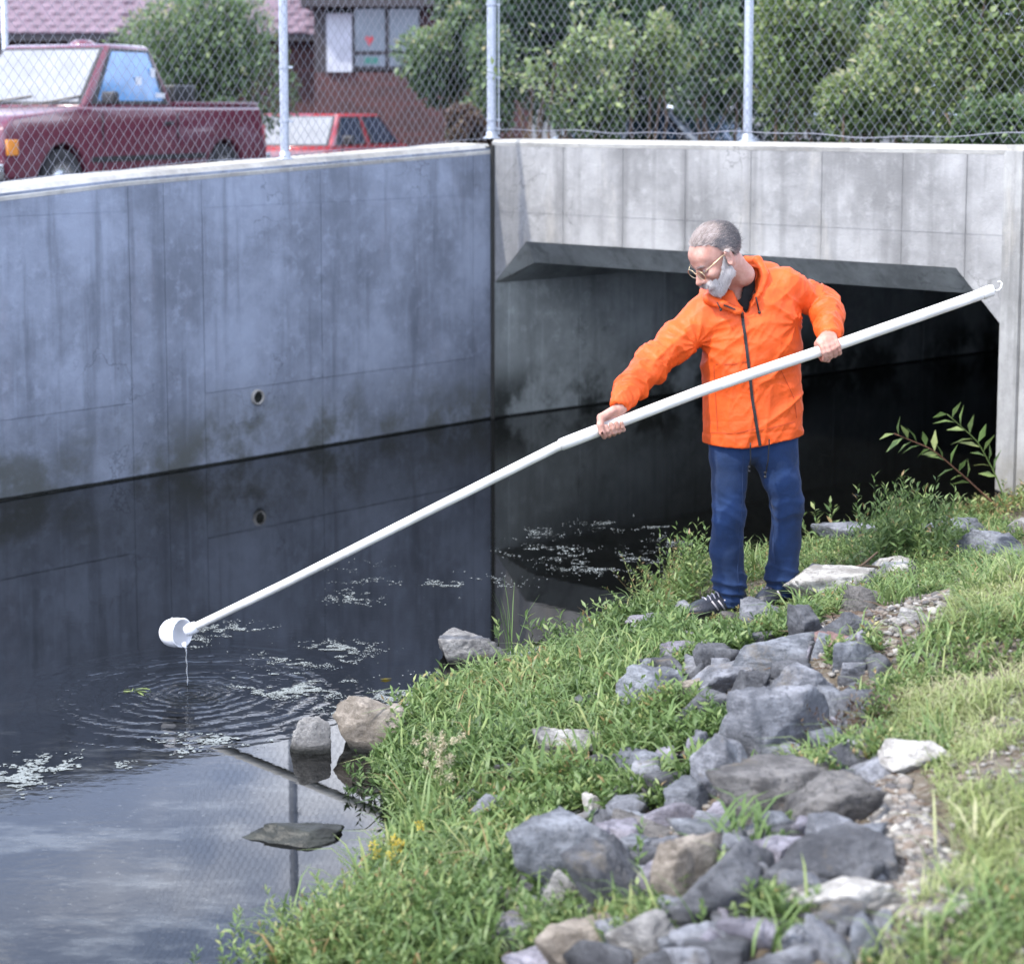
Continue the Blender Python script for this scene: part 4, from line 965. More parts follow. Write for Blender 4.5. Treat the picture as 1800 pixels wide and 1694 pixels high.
ROCKS = [ # px, py, width, height, stone, tilt, label
 (830,1141,92,56,'pale',.15,'pale boulder standing alone in the water below the middle of the pole'),
 (553,1297,66,64,'pale',.55,'wet grey wedge-shaped stone in the water beside the reflected fence post'),
 (648,1284,104,96,'tan',.2,'rough light tan boulder at the water edge right of the grey wedge stone'),
 (717,1255,54,30,'grey',0,'small grey stone behind the rough tan boulder at the water edge'),
 (484,1468,172,50,'wet',.05,'long flat dark wet rock half sunk in the water near the bottom left'),
 (998,1320,100,62,'pale',.3,'smooth pale grey stone in the leafy weeds at the middle of the bank'),
 (853,1350,55,40,'lilac',0,'small lilac grey stone left of a flat grey one among the weeds'),
 (903,1354,52,30,'grey',0,'flat grey stone in weeds left of the smooth pale stone'),
 (1070,1350,92,50,'slate',.2,'slate stone half covered by weeds right of the smooth pale stone'),
 (1043,1240,62,34,'slate',0,'dark stone in the weeds left of the blue grey peaked rock'),
 (990,1255,36,22,'slate',0,'little dark stone farthest left in the upper weeds'),
 (823,1426,36,46,'slate',.3,'narrow upright dark stone among weeds near the water'),
 (858,1434,66,50,'grey',.1,'grey stone just right of the narrow upright dark stone'),
 (728,1472,32,30,'grey',0,'small grey stone at the waterline below the buff seed heads'),
 (1147,1222,98,70,'blue',.25,'blue grey peaked rock in front of the man at the edge of the weeds'),
 (1207,1226,48,40,'tan',0,'tan grey stone leaning on the right of the blue grey peaked rock'),
 (1262,1205,100,52,'grey',-.3,'sloping grey rock between the peaked rock and the long flat slate'),
 (1308,1238,62,72,'slate',.5,'dark upright wedge rock above the largest smooth grey boulder'),
 (1243,1250,78,52,'slate',-.4,'dark slate stone leaning left below the sloping grey rock'),
 (1364,1160,128,58,'blue',-.15,'long flat topped slate slab lying uphill of the tan grey stones'),
 (1430,1108,80,54,'slate',.5,'dark slate rock with a tilted smooth face below the brown stone'),
 (1512,1098,92,46,'slate',-.1,'dark block of slate beside the gravel patch'),
 (1470,1136,54,34,'red',.1,'flat reddish stone between the dark slate rocks'),
 (1448,1143,34,36,'blue',0,'small blue grey stone touching the reddish stone'),
 (1430,1205,124,68,'grey',-.1,'pale grey rough rock above the largest smooth grey boulder'),
 (1462,1212,62,40,'slate',-.3,'slate chunk at the right end of the pale rough rock'),
 (1396,1283,192,132,'grey',-.12,'largest smooth grey boulder at the middle of the rocks'),
 (1512,1262,66,64,'grey',.2,'grey rock behind dry brown weeds right of the largest boulder'),
 (1606,1332,106,60,'white',-.2,'pale cream stone lying alone in the grass on the right'),
 (1267,1368,92,106,'grey',-.8,'long grey stone slanting down left of the largest boulder'),
 (1375,1395,196,124,'brown',-.35,'big brownish rock with a dark front below the largest boulder'),
 (1290,1420,130,62,'lilac',-.2,'flat lilac brown rock spreading left of the big brownish rock'),
 (1462,1422,132,92,'brown',.2,'brownish block with a lit left face under the big brownish rock'),
 (1503,1425,52,62,'slate',0,'rounded dark stone tucked against the right of the brownish block'),
 (1488,1380,56,36,'slate',0,'small dark stone above the brownish block'),
 (1515,1325,50,36,'lilac',0,'small lilac stone beside the gravel right of the largest boulder'),
 (1442,1512,194,112,'slate',0,'wide dark slate boulder in the lower part of the rocks'),
 (1476,1475,90,60,'grey',.3,'smooth grey stone resting against the top of the wide dark slate boulder'),
 (1365,1510,88,56,'lilac',-.1,'lilac grey stone at the left of the wide dark slate boulder'),
 (1268,1570,212,150,'slate',.25,'biggest dark angular boulder near the bottom of the frame'),
 (1215,1550,110,110,'tan',-.5,'tan faced rock leaning on the left of the biggest dark angular boulder'),
 (1098,1575,168,140,'slate',-.1,'dark brown grey boulder left of the tan faced rock'),
 (1060,1530,84,60,'tan',-.2,'tan grey stone above the dark brown grey boulder'),
 (1010,1515,166,146,'blue',-.35,'large pale blue boulder with a slanting top at the left of the rocks'),
 (1140,1650,116,84,'pale',0,'pale grey rounded rock at the bottom under the tan faced rock'),
 (1148,1462,112,54,'brown',-.1,'brown grey stone in the weeds above the large pale blue boulder'),
 (1052,1418,44,36,'white',0,'small cream stone in the weeds above the pale blue boulder'),
 (1016,1450,62,38,'grey',-.3,'grey stone on the shoulder of the large pale blue boulder'),
 (1400,1597,64,54,'white',0,'pale cream stone right of the biggest dark angular boulder'),
 (1500,1588,156,56,'white',0,'long pale pinkish stone half buried near the bottom right'),
 (1312,1680,132,56,'lilac',0,'lilac grey rock at the bottom edge below the biggest angular boulder'),
 (1415,1650,70,50,'grey',.2,'grey stone at the bottom between the cream stone and the lilac rock'),
 (1590,1662,34,32,'grey',0,'little round grey stone near the bottom in the grass'),
 (1540,1680,70,32,'slate',0,'low dark stone at the bottom edge in the grass'),
 (899,1590,66,48,'brown',0,'dark brown stone at the lower left edge of the rocks'),
 (925,1610,30,30,'white',0,'small cream pebble stone beside the dark brown stone'),
 (982,1597,62,90,'pale',.4,'whitish veined stone between the pale blue and dark brown grey boulders'),
 (895,1645,94,64,'lilac',.1,'lilac rock at the bottom left end of the rocks'),
 (1013,1662,112,80,'tan',0,'rounded pale tan rock at the bottom edge'),
 (940,1688,90,50,'lilac',0,'lilac brown rock cut off by the bottom edge left of the rounded tan rock'),
 (1190,1505,60,40,'grey',0,'small grey stone between the tan faced rock and the pale blue boulder'),
 (1493,952,92,50,'grey',-.3,'grey rock at the water edge behind the slabs right of the man'),
 (1683,938,98,36,'blue',0,'long low grey rock at the water edge near the wing wall'),
 (1730,963,112,48,'blue',.1,'blue grey rock in grass just below the wing wall'),
 (1620,945,60,36,'grey',0,'grey rock between the leafy plant and the long low rock'),
 (1782,934,38,28,'pale',0,'small pale rock at the right frame edge below the wing wall'),
 (1473,1017,74,26,'lilac',0,'thin grey slab lying left of the speckled slabs'),
 (1553,1012,96,28,'white',-.05,'upper speckled white slab by the broken twigs'),
 (1470,1043,132,38,'white',.05,'long speckled white slab right of the man'),
 (1524,1060,66,40,'brown',0,'rounded brown stone below the end of the long speckled slab'),
 (1350,1078,70,34,'grey',.1,'grey stone under the left shoe of the man'),
 (1203,1082,44,34,'grey',0,'small grey stone at the toe of the dark shoe'),
 (1290,1088,36,18,'brown',0,'little brown stone under the heel of the dark shoe'),
 (1147,1102,74,26,'lilac',0,'low flat stone in the weeds left of the dark shoe'),
 (1222,1128,60,24,'pale',0,'low pale stone in the weeds below the dark shoe'),
 (1617,1092,66,24,'pale',0,'low pale grey stone at the top of the gravel patch'),
 (1345,1128,44,26,'slate',0,'small dark stone above the long flat topped slab'),
 (1560,1140,40,22,'tan',0,'small tan stone in the gravel right of the reddish stone'),
]
M['wetrock'] = simple('wet_dark_rock', (.026, .028, .024), .5, var=.5, scale=12, bumpd=.008, bscale=30, spec=.3)
RM['wet'] = M['wetrock']
def place(px, py, wpx, hpx, zmin=None):
    b = hit(px, py + hpx * .30)
    if b[2] < 0 or shore(b[:2]) < 0: b = atz(px, py + hpx * .34, 0.0)
    D = b[1]; s = FPX / D; w_ = wpx / s
    d_ = w_ * .72; dep = (H - b[2]) / D
    h_ = max((hpx / s - d_ * dep * .8) / .95, .30 * w_)
    return b, w_, d_, h_
rock_disc = []
for i, (px, py, wp_, hp_, kind, tilt, lab) in enumerate(ROCKS):
    b, w_, d_, h_ = place(px, py, wp_, hp_)
    inwater = shore(b[:2]) < 0.02
    P_ = rockshape(100 + i, w_ * 1.38, d_ * 1.3, h_ * 2.0, 0, tilt * .35, nplanes=8 + i % 5, sharp=170 if kind not in ('white', 'tan') else 50)
    c = np.array([b[0], b[1] + d_ * .15, (0 if inwater else b[2]) + h_ * (.30 if not inwater else .12)])
    if kind == 'wet': P_[:, 2] *= .55; c[2] = -.01
    o = obj('rock', P_ + c, IF4, RM[kind], smooth=True, origin=tuple(c))
    tag(o, lab, 'rock'); rock_disc.append((c[0], c[1], w_ / 2, d_ / 2))
rng = np.random.default_rng(3)
CUT = (' in ', ' at ', ' below ', ' above ', ' beside ', ' between ', ' with ', ' left of', ' right of', ' leaning', ' lying', ' behind', ' touching', ' under ', ' just ', ' half ', ' uphill', ' farthest', ' standing', ' spreading', ' slanting', ' tucked', ' resting', ' cut ', ' near ', ' on the', ' across', ' alone', ' end of')
def short(l):
    k_ = min([l.find(c) for c in CUT if l.find(c) > 0] + [len(l)]); return ' '.join(l[:k_].split()[:5])
BIG = [(r[0], r[1], r[6]) for r in ROCKS if r[2] > 60]
NAMES = {'slate': 'dark slate', 'grey': 'grey', 'blue': 'blue grey', 'lilac': 'lilac grey', 'tan': 'tan', 'brown': 'brownish'}
used_l = set(); nsm = 0
for i in range(1100):
    py = rng.uniform(1090, 1692); px = rng.uniform(880, 1570)
    lo_ = np.interp(py, [1090, 1180, 1300, 1450, 1694], [1330, 1120, 1200, 980, 880]); hi_ = np.interp(py, [1090, 1180, 1300, 1450, 1694], [1480, 1560, 1540, 1560, 1540])
    big = np.interp(py, [1100, 1350, 1500], [.8, 1.0, 1.35])
    wpx = rng.uniform(34, 96) * big; hpx = wpx * rng.uniform(.55, .8)
    if not lo_ < px < hi_ or nsm >= 175: continue
    if any((px - r[0]) ** 2 / (r[2] * .27 + wpx * .22) ** 2 + (py - r[1]) ** 2 / (r[3] * .27 + hpx * .22) ** 2 < 1 for r in ROCKS): continue
    kind = ('slate', 'grey', 'blue', 'lilac', 'slate', 'grey', 'slate', 'blue')[int(rng.integers(0, 8))]
    n_ = min(BIG, key=lambda r: (r[0] - px) ** 2 + (r[1] - py) ** 2); dx, dy = px - n_[0], py - n_[1]
    dr = ('just above' if dy < 0 else 'just below') if abs(dy) > abs(dx) * .8 else ('just left of' if dx < 0 else 'just right of')
    sz = 'little' if wpx < 48 else 'medium' if wpx < 75 else 'broad'
    lb = f"{sz} {NAMES[kind]} stone {dr} the {short(n_[2])}"
    if lb in used_l: continue
    used_l.add(lb); nsm += 1
    b, w_, d_, h_ = place(px, py, wpx, hpx)
    c = np.array([b[0], b[1], b[2] + h_ * .28]); P_ = rockshape(400 + i, w_ * 1.25, d_ * 1.2, h_ * 1.8, rng.uniform(0, 3), 0, nplanes=8, sharp=150, Vs=IV35)
    o = obj('rock', P_ + c, IF35, RM[kind], smooth=True, origin=tuple(c)); tag(o, lb, 'rock', 'smaller stones between the boulders'); rock_disc.append((c[0], c[1], w_ / 2, d_ / 2))
RD = np.array(rock_disc)
FOOT = np.array([hit(*p)[:2] for p in ((1195, 1030), (1420, 1030), (1430, 1092), (1320, 1128), (1200, 1128))])
def off_rocks(P, f=.82):
    q = ~inside(P[:, :2], FOOT)
    for x, y, a, b in RD: q &= ((P[:, 0] - x) / (a * f)) ** 2 + ((P[:, 1] - y) / (b * f)) ** 2 > 1
    return q

# ------------------------------------------------------------------ gravel
rng = np.random.default_rng(77)
def scatter(polypx, n, margin=0.0):
    """uniform points on the bank inside a region whose corners are given by view directions"""
    Q = np.array([hit(*p)[:2] for p in polypx]); lo, hi = Q.min(0), Q.max(0)
    P = rng.uniform(lo, hi, (n, 2)); P = P[inside(P, Q)]; P = P[shore(P) > margin]
    return np.concatenate([P, tz(P[:, 0], P[:, 1])[:, None]], 1)
def pebbles(P, smin, smax, mat, label, flat=.6):
    Vs, Fs, Ts = [], [], []; n = 0; m_ = len(P)
    s = rng.uniform(0, 1, m_) ** 2.2 * (smax - smin) + smin
    jit = rng.uniform(.65, 1.3, (m_, len(IV1)))
    sc = np.stack([s * rng.uniform(.8, 1.5, m_), s * rng.uniform(.7, 1.2, m_), s * rng.uniform(.5, .9, m_) * flat * 1.4], 1)
    V = IV1[None] * jit[..., None] * sc[:, None]; a = rng.uniform(0, 6.3, m_); ca, sa = np.cos(a)[:, None], np.sin(a)[:, None]
    X, Y = V[..., 0] * ca - V[..., 1] * sa, V[..., 0] * sa + V[..., 1] * ca
    V = np.stack([X, Y, V[..., 2]], -1) + P[:, None] + np.array([0, 0, .004])
    F = (IF1[None] + (np.arange(m_) * len(IV1))[:, None, None]).reshape(-1, 3)
    o = obj('gravel', V.reshape(-1, 3), F, mat, tint=np.repeat(rng.uniform(0, 1, m_), len(IV1)), origin=tuple(P[0]), smooth=False)
    tag(o, label, 'gravel', kind='stuff'); return o
def pebmat():
    m, nt, out = mat_new('pebble'); g = N(nt)
    at = nt.nodes.new('ShaderNodeAttribute'); at.attribute_name = 'tint'
    c = g.ramp(at.outputs['Fac'], [(0, (.07, .07, .08)), (.3, (.15, .14, .13)), (.55, (.20, .16, .13)), (.75, (.25, .235, .22)), (.93, (.33, .32, .30)), (1, (.52, .50, .46))])
    p = g.pos(); c = g.mix(g.math('MULTIPLY', g.noise(p, 60, 4), .4), c, (.12, .11, .09))
    g.bsdf(out, c, .8, 0, g.bump(g.noise(p, 120, 3), .003), .3); return m
M['pebble'] = pebmat()
pebbles(scatter([(1480, 1060), (1700, 1000), (1800, 1000), (1800, 1080), (1680, 1150), (1540, 1200), (1460, 1170)], 6000), .004, .022, M['pebble'], 'loose pale gravel on the slope right of the speckled slabs')
pebbles(scatter([(1500, 1300), (1580, 1360), (1660, 1480), (1760, 1600), (1560, 1640), (1500, 1560), (1540, 1440)], 4000), .004, .024, M['pebble'], 'pebbles on bare soil beside the lower boulders')
pebbles(scatter([(880, 1560), (960, 1400), (1200, 1180), (1450, 1060), (1560, 1180), (1620, 1694), (860, 1694)], 11000), .004, .022, M['pebble'], 'small stones and chips between the boulders')

pebbles(scatter([(1800, 1010), (1660, 1090), (1560, 1210), (1560, 1290), (1660, 1420), (1700, 1500), (1600, 1600), (1500, 1720), (1900, 1740), (1900, 1010)], 9000), .003, .016, M['pebble'], 'fine gravel showing through the worn lawn on the right', .5)
# ------------------------------------------------------------------ ground cover
WEED = [(440, 1705), (500, 1640), (575, 1575), (640, 1520), (668, 1475), (700, 1440), (640, 1400), (620, 1340), (690, 1275), (745, 1235), (850, 1205), (950, 1160), (1050, 1110), (1140, 1085),
        (1420, 1060), (1440, 1100), (1340, 1150), (1180, 1200), (1080, 1240), (1260, 1260), (1300, 1330), (1180, 1440), (1000, 1430), (940, 1520), (850, 1600), (880, 1720)]
def density(P, scale, seed, th): return fbm(P, scale, seed, 3) > th
P = scatter(WEED, 60000, -.02)
P = P[off_rocks(P, .80)]; P = P[density(P, 2.4, 4, -.25)]
P = P[:10500]
t0 = np.clip(.5 + .42 * fbm(P, 1.8, 9, 3) + rng.normal(0, .1, len(P)), .05, .95)
k = len(P) // 5
L_ = [sprigs(P[:2 * k], rng.uniform(.4, 1.1, 2 * k) * (.085 + .06 * fbm(P[:2 * k], 2.2, 88, 2)), 9, .042, .0075, t0[:2 * k], .6),
      sprigs(P[2 * k:4 * k], rng.uniform(.04, .09, 2 * k), 11, .022, .0055, t0[2 * k:4 * k], .8),
      sprigs(P[4 * k:], rng.uniform(.4, 1.1, len(P) - 4 * k) * (.12 + .08 * fbm(P[4 * k:], 2.2, 88, 2)), 8, .055, .0085, t0[4 * k:], .7)]
V, F, T = cat3(L_)
tag(obj('ground_cover', V, F, M['weed'], tint=T, origin=tuple(P[0])), 'bright green leafy weeds covering the bank between the water and the rocks', 'weeds', kind='stuff')
P = scatter([(1195, 1030), (1420, 1030), (1430, 1092), (1320, 1128), (1200, 1128)], 1600)[:900]
V, F, T = sprigs(P, rng.uniform(.010, .032, len(P)), 7, .020, .0045, np.clip(rng.normal(.5, .2, len(P)), 0, 1), .9)
tag(obj('ground_cover', V, F, M['weed'], tint=T, origin=tuple(P[0])), 'short trodden weeds round the shoes of the man', 'weeds', kind='stuff')
# long grass blades mixed in
P = scatter(WEED, 16000, -.01); P = P[off_rocks(P, .85)]; P = P[density(P, 1.7, 14, .0)][:3600]
V, F, T = blades(P, rng.uniform(.07, .19, len(P)), rng.uniform(.0022, .0058, len(P)), np.clip(rng.normal(.62, .2, len(P)), 0, 1), .6, .9)
tag(obj('grass', V, F, M['weed'], tint=T, origin=tuple(P[0])), 'long green grass blades standing among the bank weeds', 'grass', kind='stuff')
# rough lawn on the right
LAWN = [(1800, 1000), (1660, 1080), (1560, 1200), (1560, 1290), (1660, 1420), (1700, 1500), (1600, 1600), (1500, 1720), (2150, 1760), (2150, 1000)]
P = scatter(LAWN, 150000); dn = fbm(P, 2.0, 21, 3); P = P[(fbm(P, 2.0, 21, 3) > -.12 + .25 * rng.normal(0, 1, len(P))) & off_rocks(P, .9)][:42000]
V, F, T = blades(P, rng.uniform(.3, 1, len(P)) * (.060 + .035 * fbm(P, 3, 91, 2)), rng.uniform(.0010, .0026, len(P)), np.clip(.6 + .25 * fbm(P, 2.2, 6, 2) + rng.normal(0, .16, len(P)), 0, 1), .9, 1.1)
tag(obj('grass', V, F, M['grass'], tint=T, origin=tuple(P[0])), 'rough yellow green grass over the upper bank on the right', 'grass', kind='stuff')
P = scatter(LAWN, 14000); P = P[(fbm(P, 1.3, 31, 2) > .1) & off_rocks(P, .9)][:3000]
V, F, T = cat3([sprigs(P, rng.uniform(.02, .06, len(P)), 8, .022, .007, np.clip(rng.normal(.55, .15, len(P)), 0, 1), .9), blades(P[:1500] + .01, rng.uniform(.08, .16, 1500), rng.uniform(.002, .0045, 1500), rng.uniform(.4, .9, 1500), .7, 1.0)])
tag(obj('ground_cover', V, F, M['weed'], tint=T, origin=tuple(P[0])), 'low broad-leaved weeds and coarse blades mixed into the lawn on the right', 'weeds', kind='stuff')
# thin growth among the rocks and up to the wing wall
MIDR = [(1080, 1240), (1440, 1060), (1560, 1180), (1560, 1300), (1560, 1600), (1500, 1700), (860, 1700), (940, 1520), (1180, 1440)]
P = scatter(MIDR, 26000); P = P[off_rocks(P, 1.0)]; P = P[fbm(P, 2.2, 41, 2) > .25][:1100]
V, F, T = cat3([sprigs(P, rng.uniform(.04, .11, len(P)), 9, .032, .007, np.clip(rng.normal(.5, .2, len(P)), 0, 1), .7), blades(P[::2], rng.uniform(.06, .16, len(P[::2])), rng.uniform(.0015, .004, len(P[::2])), rng.uniform(.3, .95, len(P[::2])), .6, .9)])
tag(obj('ground_cover', V, F, M['weed'], tint=T, origin=tuple(P[0])), 'sparse weeds growing in the gaps between the boulders', 'weeds', kind='stuff')
FARR = [(1165, 1075), (1160, 1000), (1230, 985), (1420, 968), (1560, 925), (1750, 905), (1800, 940), (1800, 1010), (1640, 1050), (1480, 1075), (1300, 1075)]
P = scatter(FARR, 30000, -.02); P = P[off_rocks(P, .95)]; P = P[fbm(P, 2.6, 51, 2) > -.35][:5200]
q = len(P) // 2
V, F, T = cat3([sprigs(P[:q], rng.uniform(.03, .11, q), 9, .030, .006, np.clip(rng.normal(.5, .2, q), 0, 1), .8), blades(P[q:], rng.uniform(.04, .13, len(P) - q), rng.uniform(.0012, .003, len(P) - q), np.clip(rng.normal(.6, .2, len(P) - q), 0, 1), .8, .9)])
tag(obj('ground_cover', V, F, M['weed'], tint=T, origin=tuple(P[0])), 'weeds and grass behind the man along the water up to the wing wall', 'weeds', kind='stuff')
# dry litter: twigs and dead leaves between the stones
P = scatter([(1100, 1200), (1460, 1080), (1660, 1100), (1640, 1620), (900, 1690)], 5200); P = P[:900]
d = unit(rng.normal(0, 1, (len(P), 3)) * np.array([1, 1, .12])); L = rng.uniform(.02, .09, len(P))[:, None]; s = unit(np.cross(d, [0, 0, 1.0])) * .0016; up = np.array([0, 0, .012])
V = np.stack([P + up + s, P + up - s, P + up + d * L - s, P + up + d * L + s, P + up * 1.4 + d * L * .5], 1).reshape(-1, 3); i = np.arange(len(P))[:, None] * 5
F = np.concatenate([np.concatenate([i, i + 1, i + 4], 1), np.concatenate([i + 1, i + 2, i + 4], 1), np.concatenate([i + 2, i + 3, i + 4], 1), np.concatenate([i + 3, i, i + 4], 1)])
tag(obj('litter', V, F, M['twig'], origin=tuple(P[0])), 'dry twigs and stalks lying between the stones', 'litter', kind='stuff')

# ------------------------------------------------------------------ single plants
def plant(name, label, px, py, n, hgt, nleaf, llen, lwid, mat='weed', spread=.5, rad=.12, stem='stem', tint=.55, zoff=0.0, cat='plant', seed=0, slope=.3):
    global rng
    rng = np.random.default_rng(500 + seed)
    b = hit(px, py); t = thing(name, label, cat, b)
    P = b + np.concatenate([rng.normal(0, rad, (n, 2)), np.zeros((n, 1))], 1); P[:, 2] = np.maximum(tz(P[:, 0], P[:, 1]), -.02)
    V, F, T = sprigs(P, rng.uniform(.55, 1.1, n) * hgt, nleaf, llen, lwid, np.clip(rng.normal(tint, .1, n), 0, 1), spread, stemw=.002, slope=slope)
    obj('foliage', V, F, M[mat], t, tint=T, kind='stuff')
    return t
plant('weed_clump', 'bushy green weed clump with narrow leaves between the grey rock and the wing wall', 1595, 980, 110, .38, 20, .055, .007, spread=.45, rad=.13, seed=1)
plant('weed_clump', 'leafy weed clump at the left side of the dark jeans', 1215, 1056, 40, .36, 15, .055, .008, spread=.45, rad=.10, seed=2)
plant('weed_clump', 'dry looking weed clump overhanging the water left of the leafy clump', 1185, 1050, 80, .28, 16, .026, .004, spread=.8, rad=.10, tint=.8, seed=3)
plant('weed_clump', 'pair of upright pointed weeds at the water edge right of the man', 1440, 965, 4, .27, 9, .075, .011, spread=.35, rad=.05, seed=4)
plant('weed_clump', 'low weeds hugging the foot of the wing wall', 1755, 905, 70, .17, 12, .045, .009, spread=.7, rad=.14, tint=.8, seed=5)
plant('weed_clump', 'dark leafy weeds hanging over the water below the tan boulder', 712, 1372, 60, .13, 12, .038, .006, spread=.9, rad=.10, tint=.3, seed=6)
plant('weed_clump', 'tall leafy weed rising above the bank right of the tan boulder', 745, 1265, 6, .22, 12, .07, .011, spread=.4, rad=.05, tint=.5, seed=7)
plant('weed_clump', 'weeds with pointed leaves at the shore right of the lone boulder', 1010, 1135, 24, .16, 10, .062, .009, spread=.7, rad=.12, seed=8)
plant('weed_clump', 'dry brown weeds growing over the grey rock right of the largest boulder', 1505, 1290, 26, .16, 10, .026, .005, mat='russet', spread=.7, rad=.07, tint=.7, seed=9)
plant('weed_clump', 'fine leaved bright weeds at the bottom of the bank', 640, 1655, 160, .20, 16, .035, .0055, spread=.6, rad=.17, tint=.62, seed=10)
plant('weed_clump', 'dense green weed clump left of the lilac rock at the bottom', 790, 1660, 120, .19, 15, .045, .0075, spread=.6, rad=.16, tint=.4, seed=11)
def tuft(label, px, py, n, hgt, wid, lean, curl, tint, seed, mat='weed', rad=.03):
    global rng
    rng = np.random.default_rng(700 + seed); b = hit(px, py)
    P = b + np.concatenate([rng.normal(0, rad, (n, 2)), np.zeros((n, 1))], 1)
    V, F, T = blades(P, rng.uniform(.6, 1.1, n) * hgt, rng.uniform(.7, 1.2, n) * wid, np.clip(rng.normal(tint, .1, n), 0, 1), lean, curl)
    o = obj('grass_tuft', V, F, M[mat], tint=T, origin=tuple(b)); tag(o, label, 'grass'); return o
tuft('broad-bladed grass tuft left of the long slanting grey stone', 1215, 1385, 30, .17, .0075, .7, .8, .6, 1)
tuft('broad-bladed grass tuft below the smooth pale grey stone', 960, 1400, 34, .17, .0075, .8, .8, .5, 2)
tuft('wide grass tuft between the slate stone and the slanting stone', 1130, 1410, 32, .16, .0075, .8, .8, .7, 3)
tuft('single tall grass tuft with thin stalks rising from the shore beside the lone boulder', 900, 1195, 9, .42, .0022, .22, .15, .3, 4, rad=.02)
tuft('tall grass tuft standing in the water edge at the bottom left of the bank', 735, 1505, 8, .34, .0045, .35, .3, .75, 5, rad=.03)
tuft('thin grass tuft leaning over the water in the bottom left corner of the bank', 505, 1655, 12, .20, .004, .9, .6, .6, 6, rad=.04)
tuft('arching grass tuft between the legs of the man', 1325, 1020, 22, .22, .004, .8, .8, .7, 7)
tuft('green tuft growing between the flat lilac rock and the wide slate boulder', 1320, 1500, 46, .15, .006, .7, .7, .45, 8, rad=.05)
tuft('blurred green tuft at the bottom beside the biggest angular boulder', 1370, 1655, 22, .13, .005, .9, .8, .6, 9, rad=.05)
tuft('grass tuft in front of the upper speckled slab', 1575, 1060, 34, .12, .004, .8, .8, .6, 10, rad=.05)
tuft('coarse yellowish tuft at the right frame edge near the top of the lawn', 1785, 1040, 26, .17, .004, .5, .5, .8, 11, rad=.05, mat='grass')
tuft('coarse tuft in the lawn right of the lone cream stone', 1720, 1500, 30, .14, .005, .7, .8, .8, 12, rad=.06, mat='grass')
tw = hit(1515, 1028); tw = tw + np.array([0, 0, .09])
tag(obj('twig', *merge([tube([tw + np.array(p) for p in ((-.10, .02, -.03), (0, 0, .0), (.07, .01, .06))], [.006, .007, .004], 6), tube([tw + np.array(p) for p in ((0, 0, 0), (.09, .0, -.01), (.19, .02, -.015))], [.006, .006, .003], 6), tube([tw + np.array(p) for p in ((.09, 0, -.01), (.14, .01, .03))], [.004, .002], 5)]), M['twig'], origin=tuple(tw), smooth=True), 'dark broken twig lying across the speckled white slabs', 'twig')
# buff seed heads and a yellow flower head
def flower(label, px, py, nst, hgt, col, puff, nh, seed):
    global rng
    rng = np.random.default_rng(900 + seed); b = hit(px, py); t = thing('flower_plant', label, 'flower', b)
    for s_ in range(nst):
        a = rng.uniform(0, 6.28); top = b + np.array([math.cos(a) * .05, math.sin(a) * .05, hgt * rng.uniform(.8, 1.05)]); m_ = (b + top) / 2 + rng.normal(0, .012, 3)
        obj('stem', *tube([b, m_, top], [.002, .0016, .001], 5), M['stem'], t)
        for k_ in range(nh):
            f_ = rng.uniform(.45, 1.0); c = b + (top - b) * f_ + rng.normal(0, .03, 3) * np.array([1, 1, .4])
            q = c + unit(rng.normal(0, 1, (34, 3))) * puff * rng.uniform(.3, 1, (34, 1))
            V, F, T = leaves(q, q - c + rng.normal(0, .01, q.shape), np.full(34, puff * .7), np.full(34, puff * .22), rng.uniform(0, 1, 34)); obj('flower_head', V, F, col, t, tint=T)
M['buff'] = leafmat('buff_seed_head', [(0, (.45, .38, .24)), (1, (.62, .58, .42))]); M['yellow'] = leafmat('yellow_petal', [(0, (.50, .38, .04)), (1, (.75, .62, .10))])
flower('buff seed heads on thin stalks standing at the water edge', 765, 1440, 5, .36, M['buff'], .012, 6, 1)
flower('yellow flower head on the left edge of the bank', 705, 1560, 3, .17, M['yellow'], .014, 3, 2)
# leaning willow-like shoots at the wing wall
rng = np.random.default_rng(60)
for lab, pts_, nl, sd_ in (('leafy shoot with red stem arching left from the foot of the wing wall', [(1768, 905, 11.0), (1700, 842, 10.9), (1640, 790, 10.8), (1572, 762, 10.7)], 19, 1),
                      ('taller leafy shoot leaning out above the first from the foot of the wing wall', [(1775, 900, 11.0), (1748, 830, 11.0), (1718, 775, 10.95), (1665, 728, 10.9)], 15, 2)):
    P_ = np.array([atY(*p) for p in pts_]); t = thing('willow_shoot', lab, 'plant', P_[0], group='shoots at the foot of the wing wall')
    tt = np.linspace(0, 3, 16); C_ = np.array([[np.interp(a, range(4), P_[:, k]) for k in range(3)] for a in tt])
    C_[1:-1] = (C_[:-2] + C_[1:-1] * 2 + C_[2:]) / 4
    obj('stem', *tube(C_, np.linspace(.006, .0022, 16), 6), M['stem_red'] if sd_ == 1 else M['stem'], t, smooth=True)
    for k_ in range(nl):
        f_ = 4.5 + 10.5 * k_ / (nl - 1); i0 = min(int(f_), 14); p = C_[i0] + (C_[i0 + 1] - C_[i0]) * (f_ - i0); td = unit(C_[i0 + 1] - C_[i0])
        sd2 = np.array([td[2], 0, -td[0]]) * (1 if k_ % 2 else -1); d = td * .75 + sd2 * .75 + rng.normal(0, .22, 3)
        V, F, T = leaves(p[None], d[None], np.array([rng.uniform(.10, .14)]), np.array([rng.uniform(.015, .021)]), np.array([rng.uniform(.35, .9)]))
        obj('leaf', V, F, M['weed'], t, tint=T)

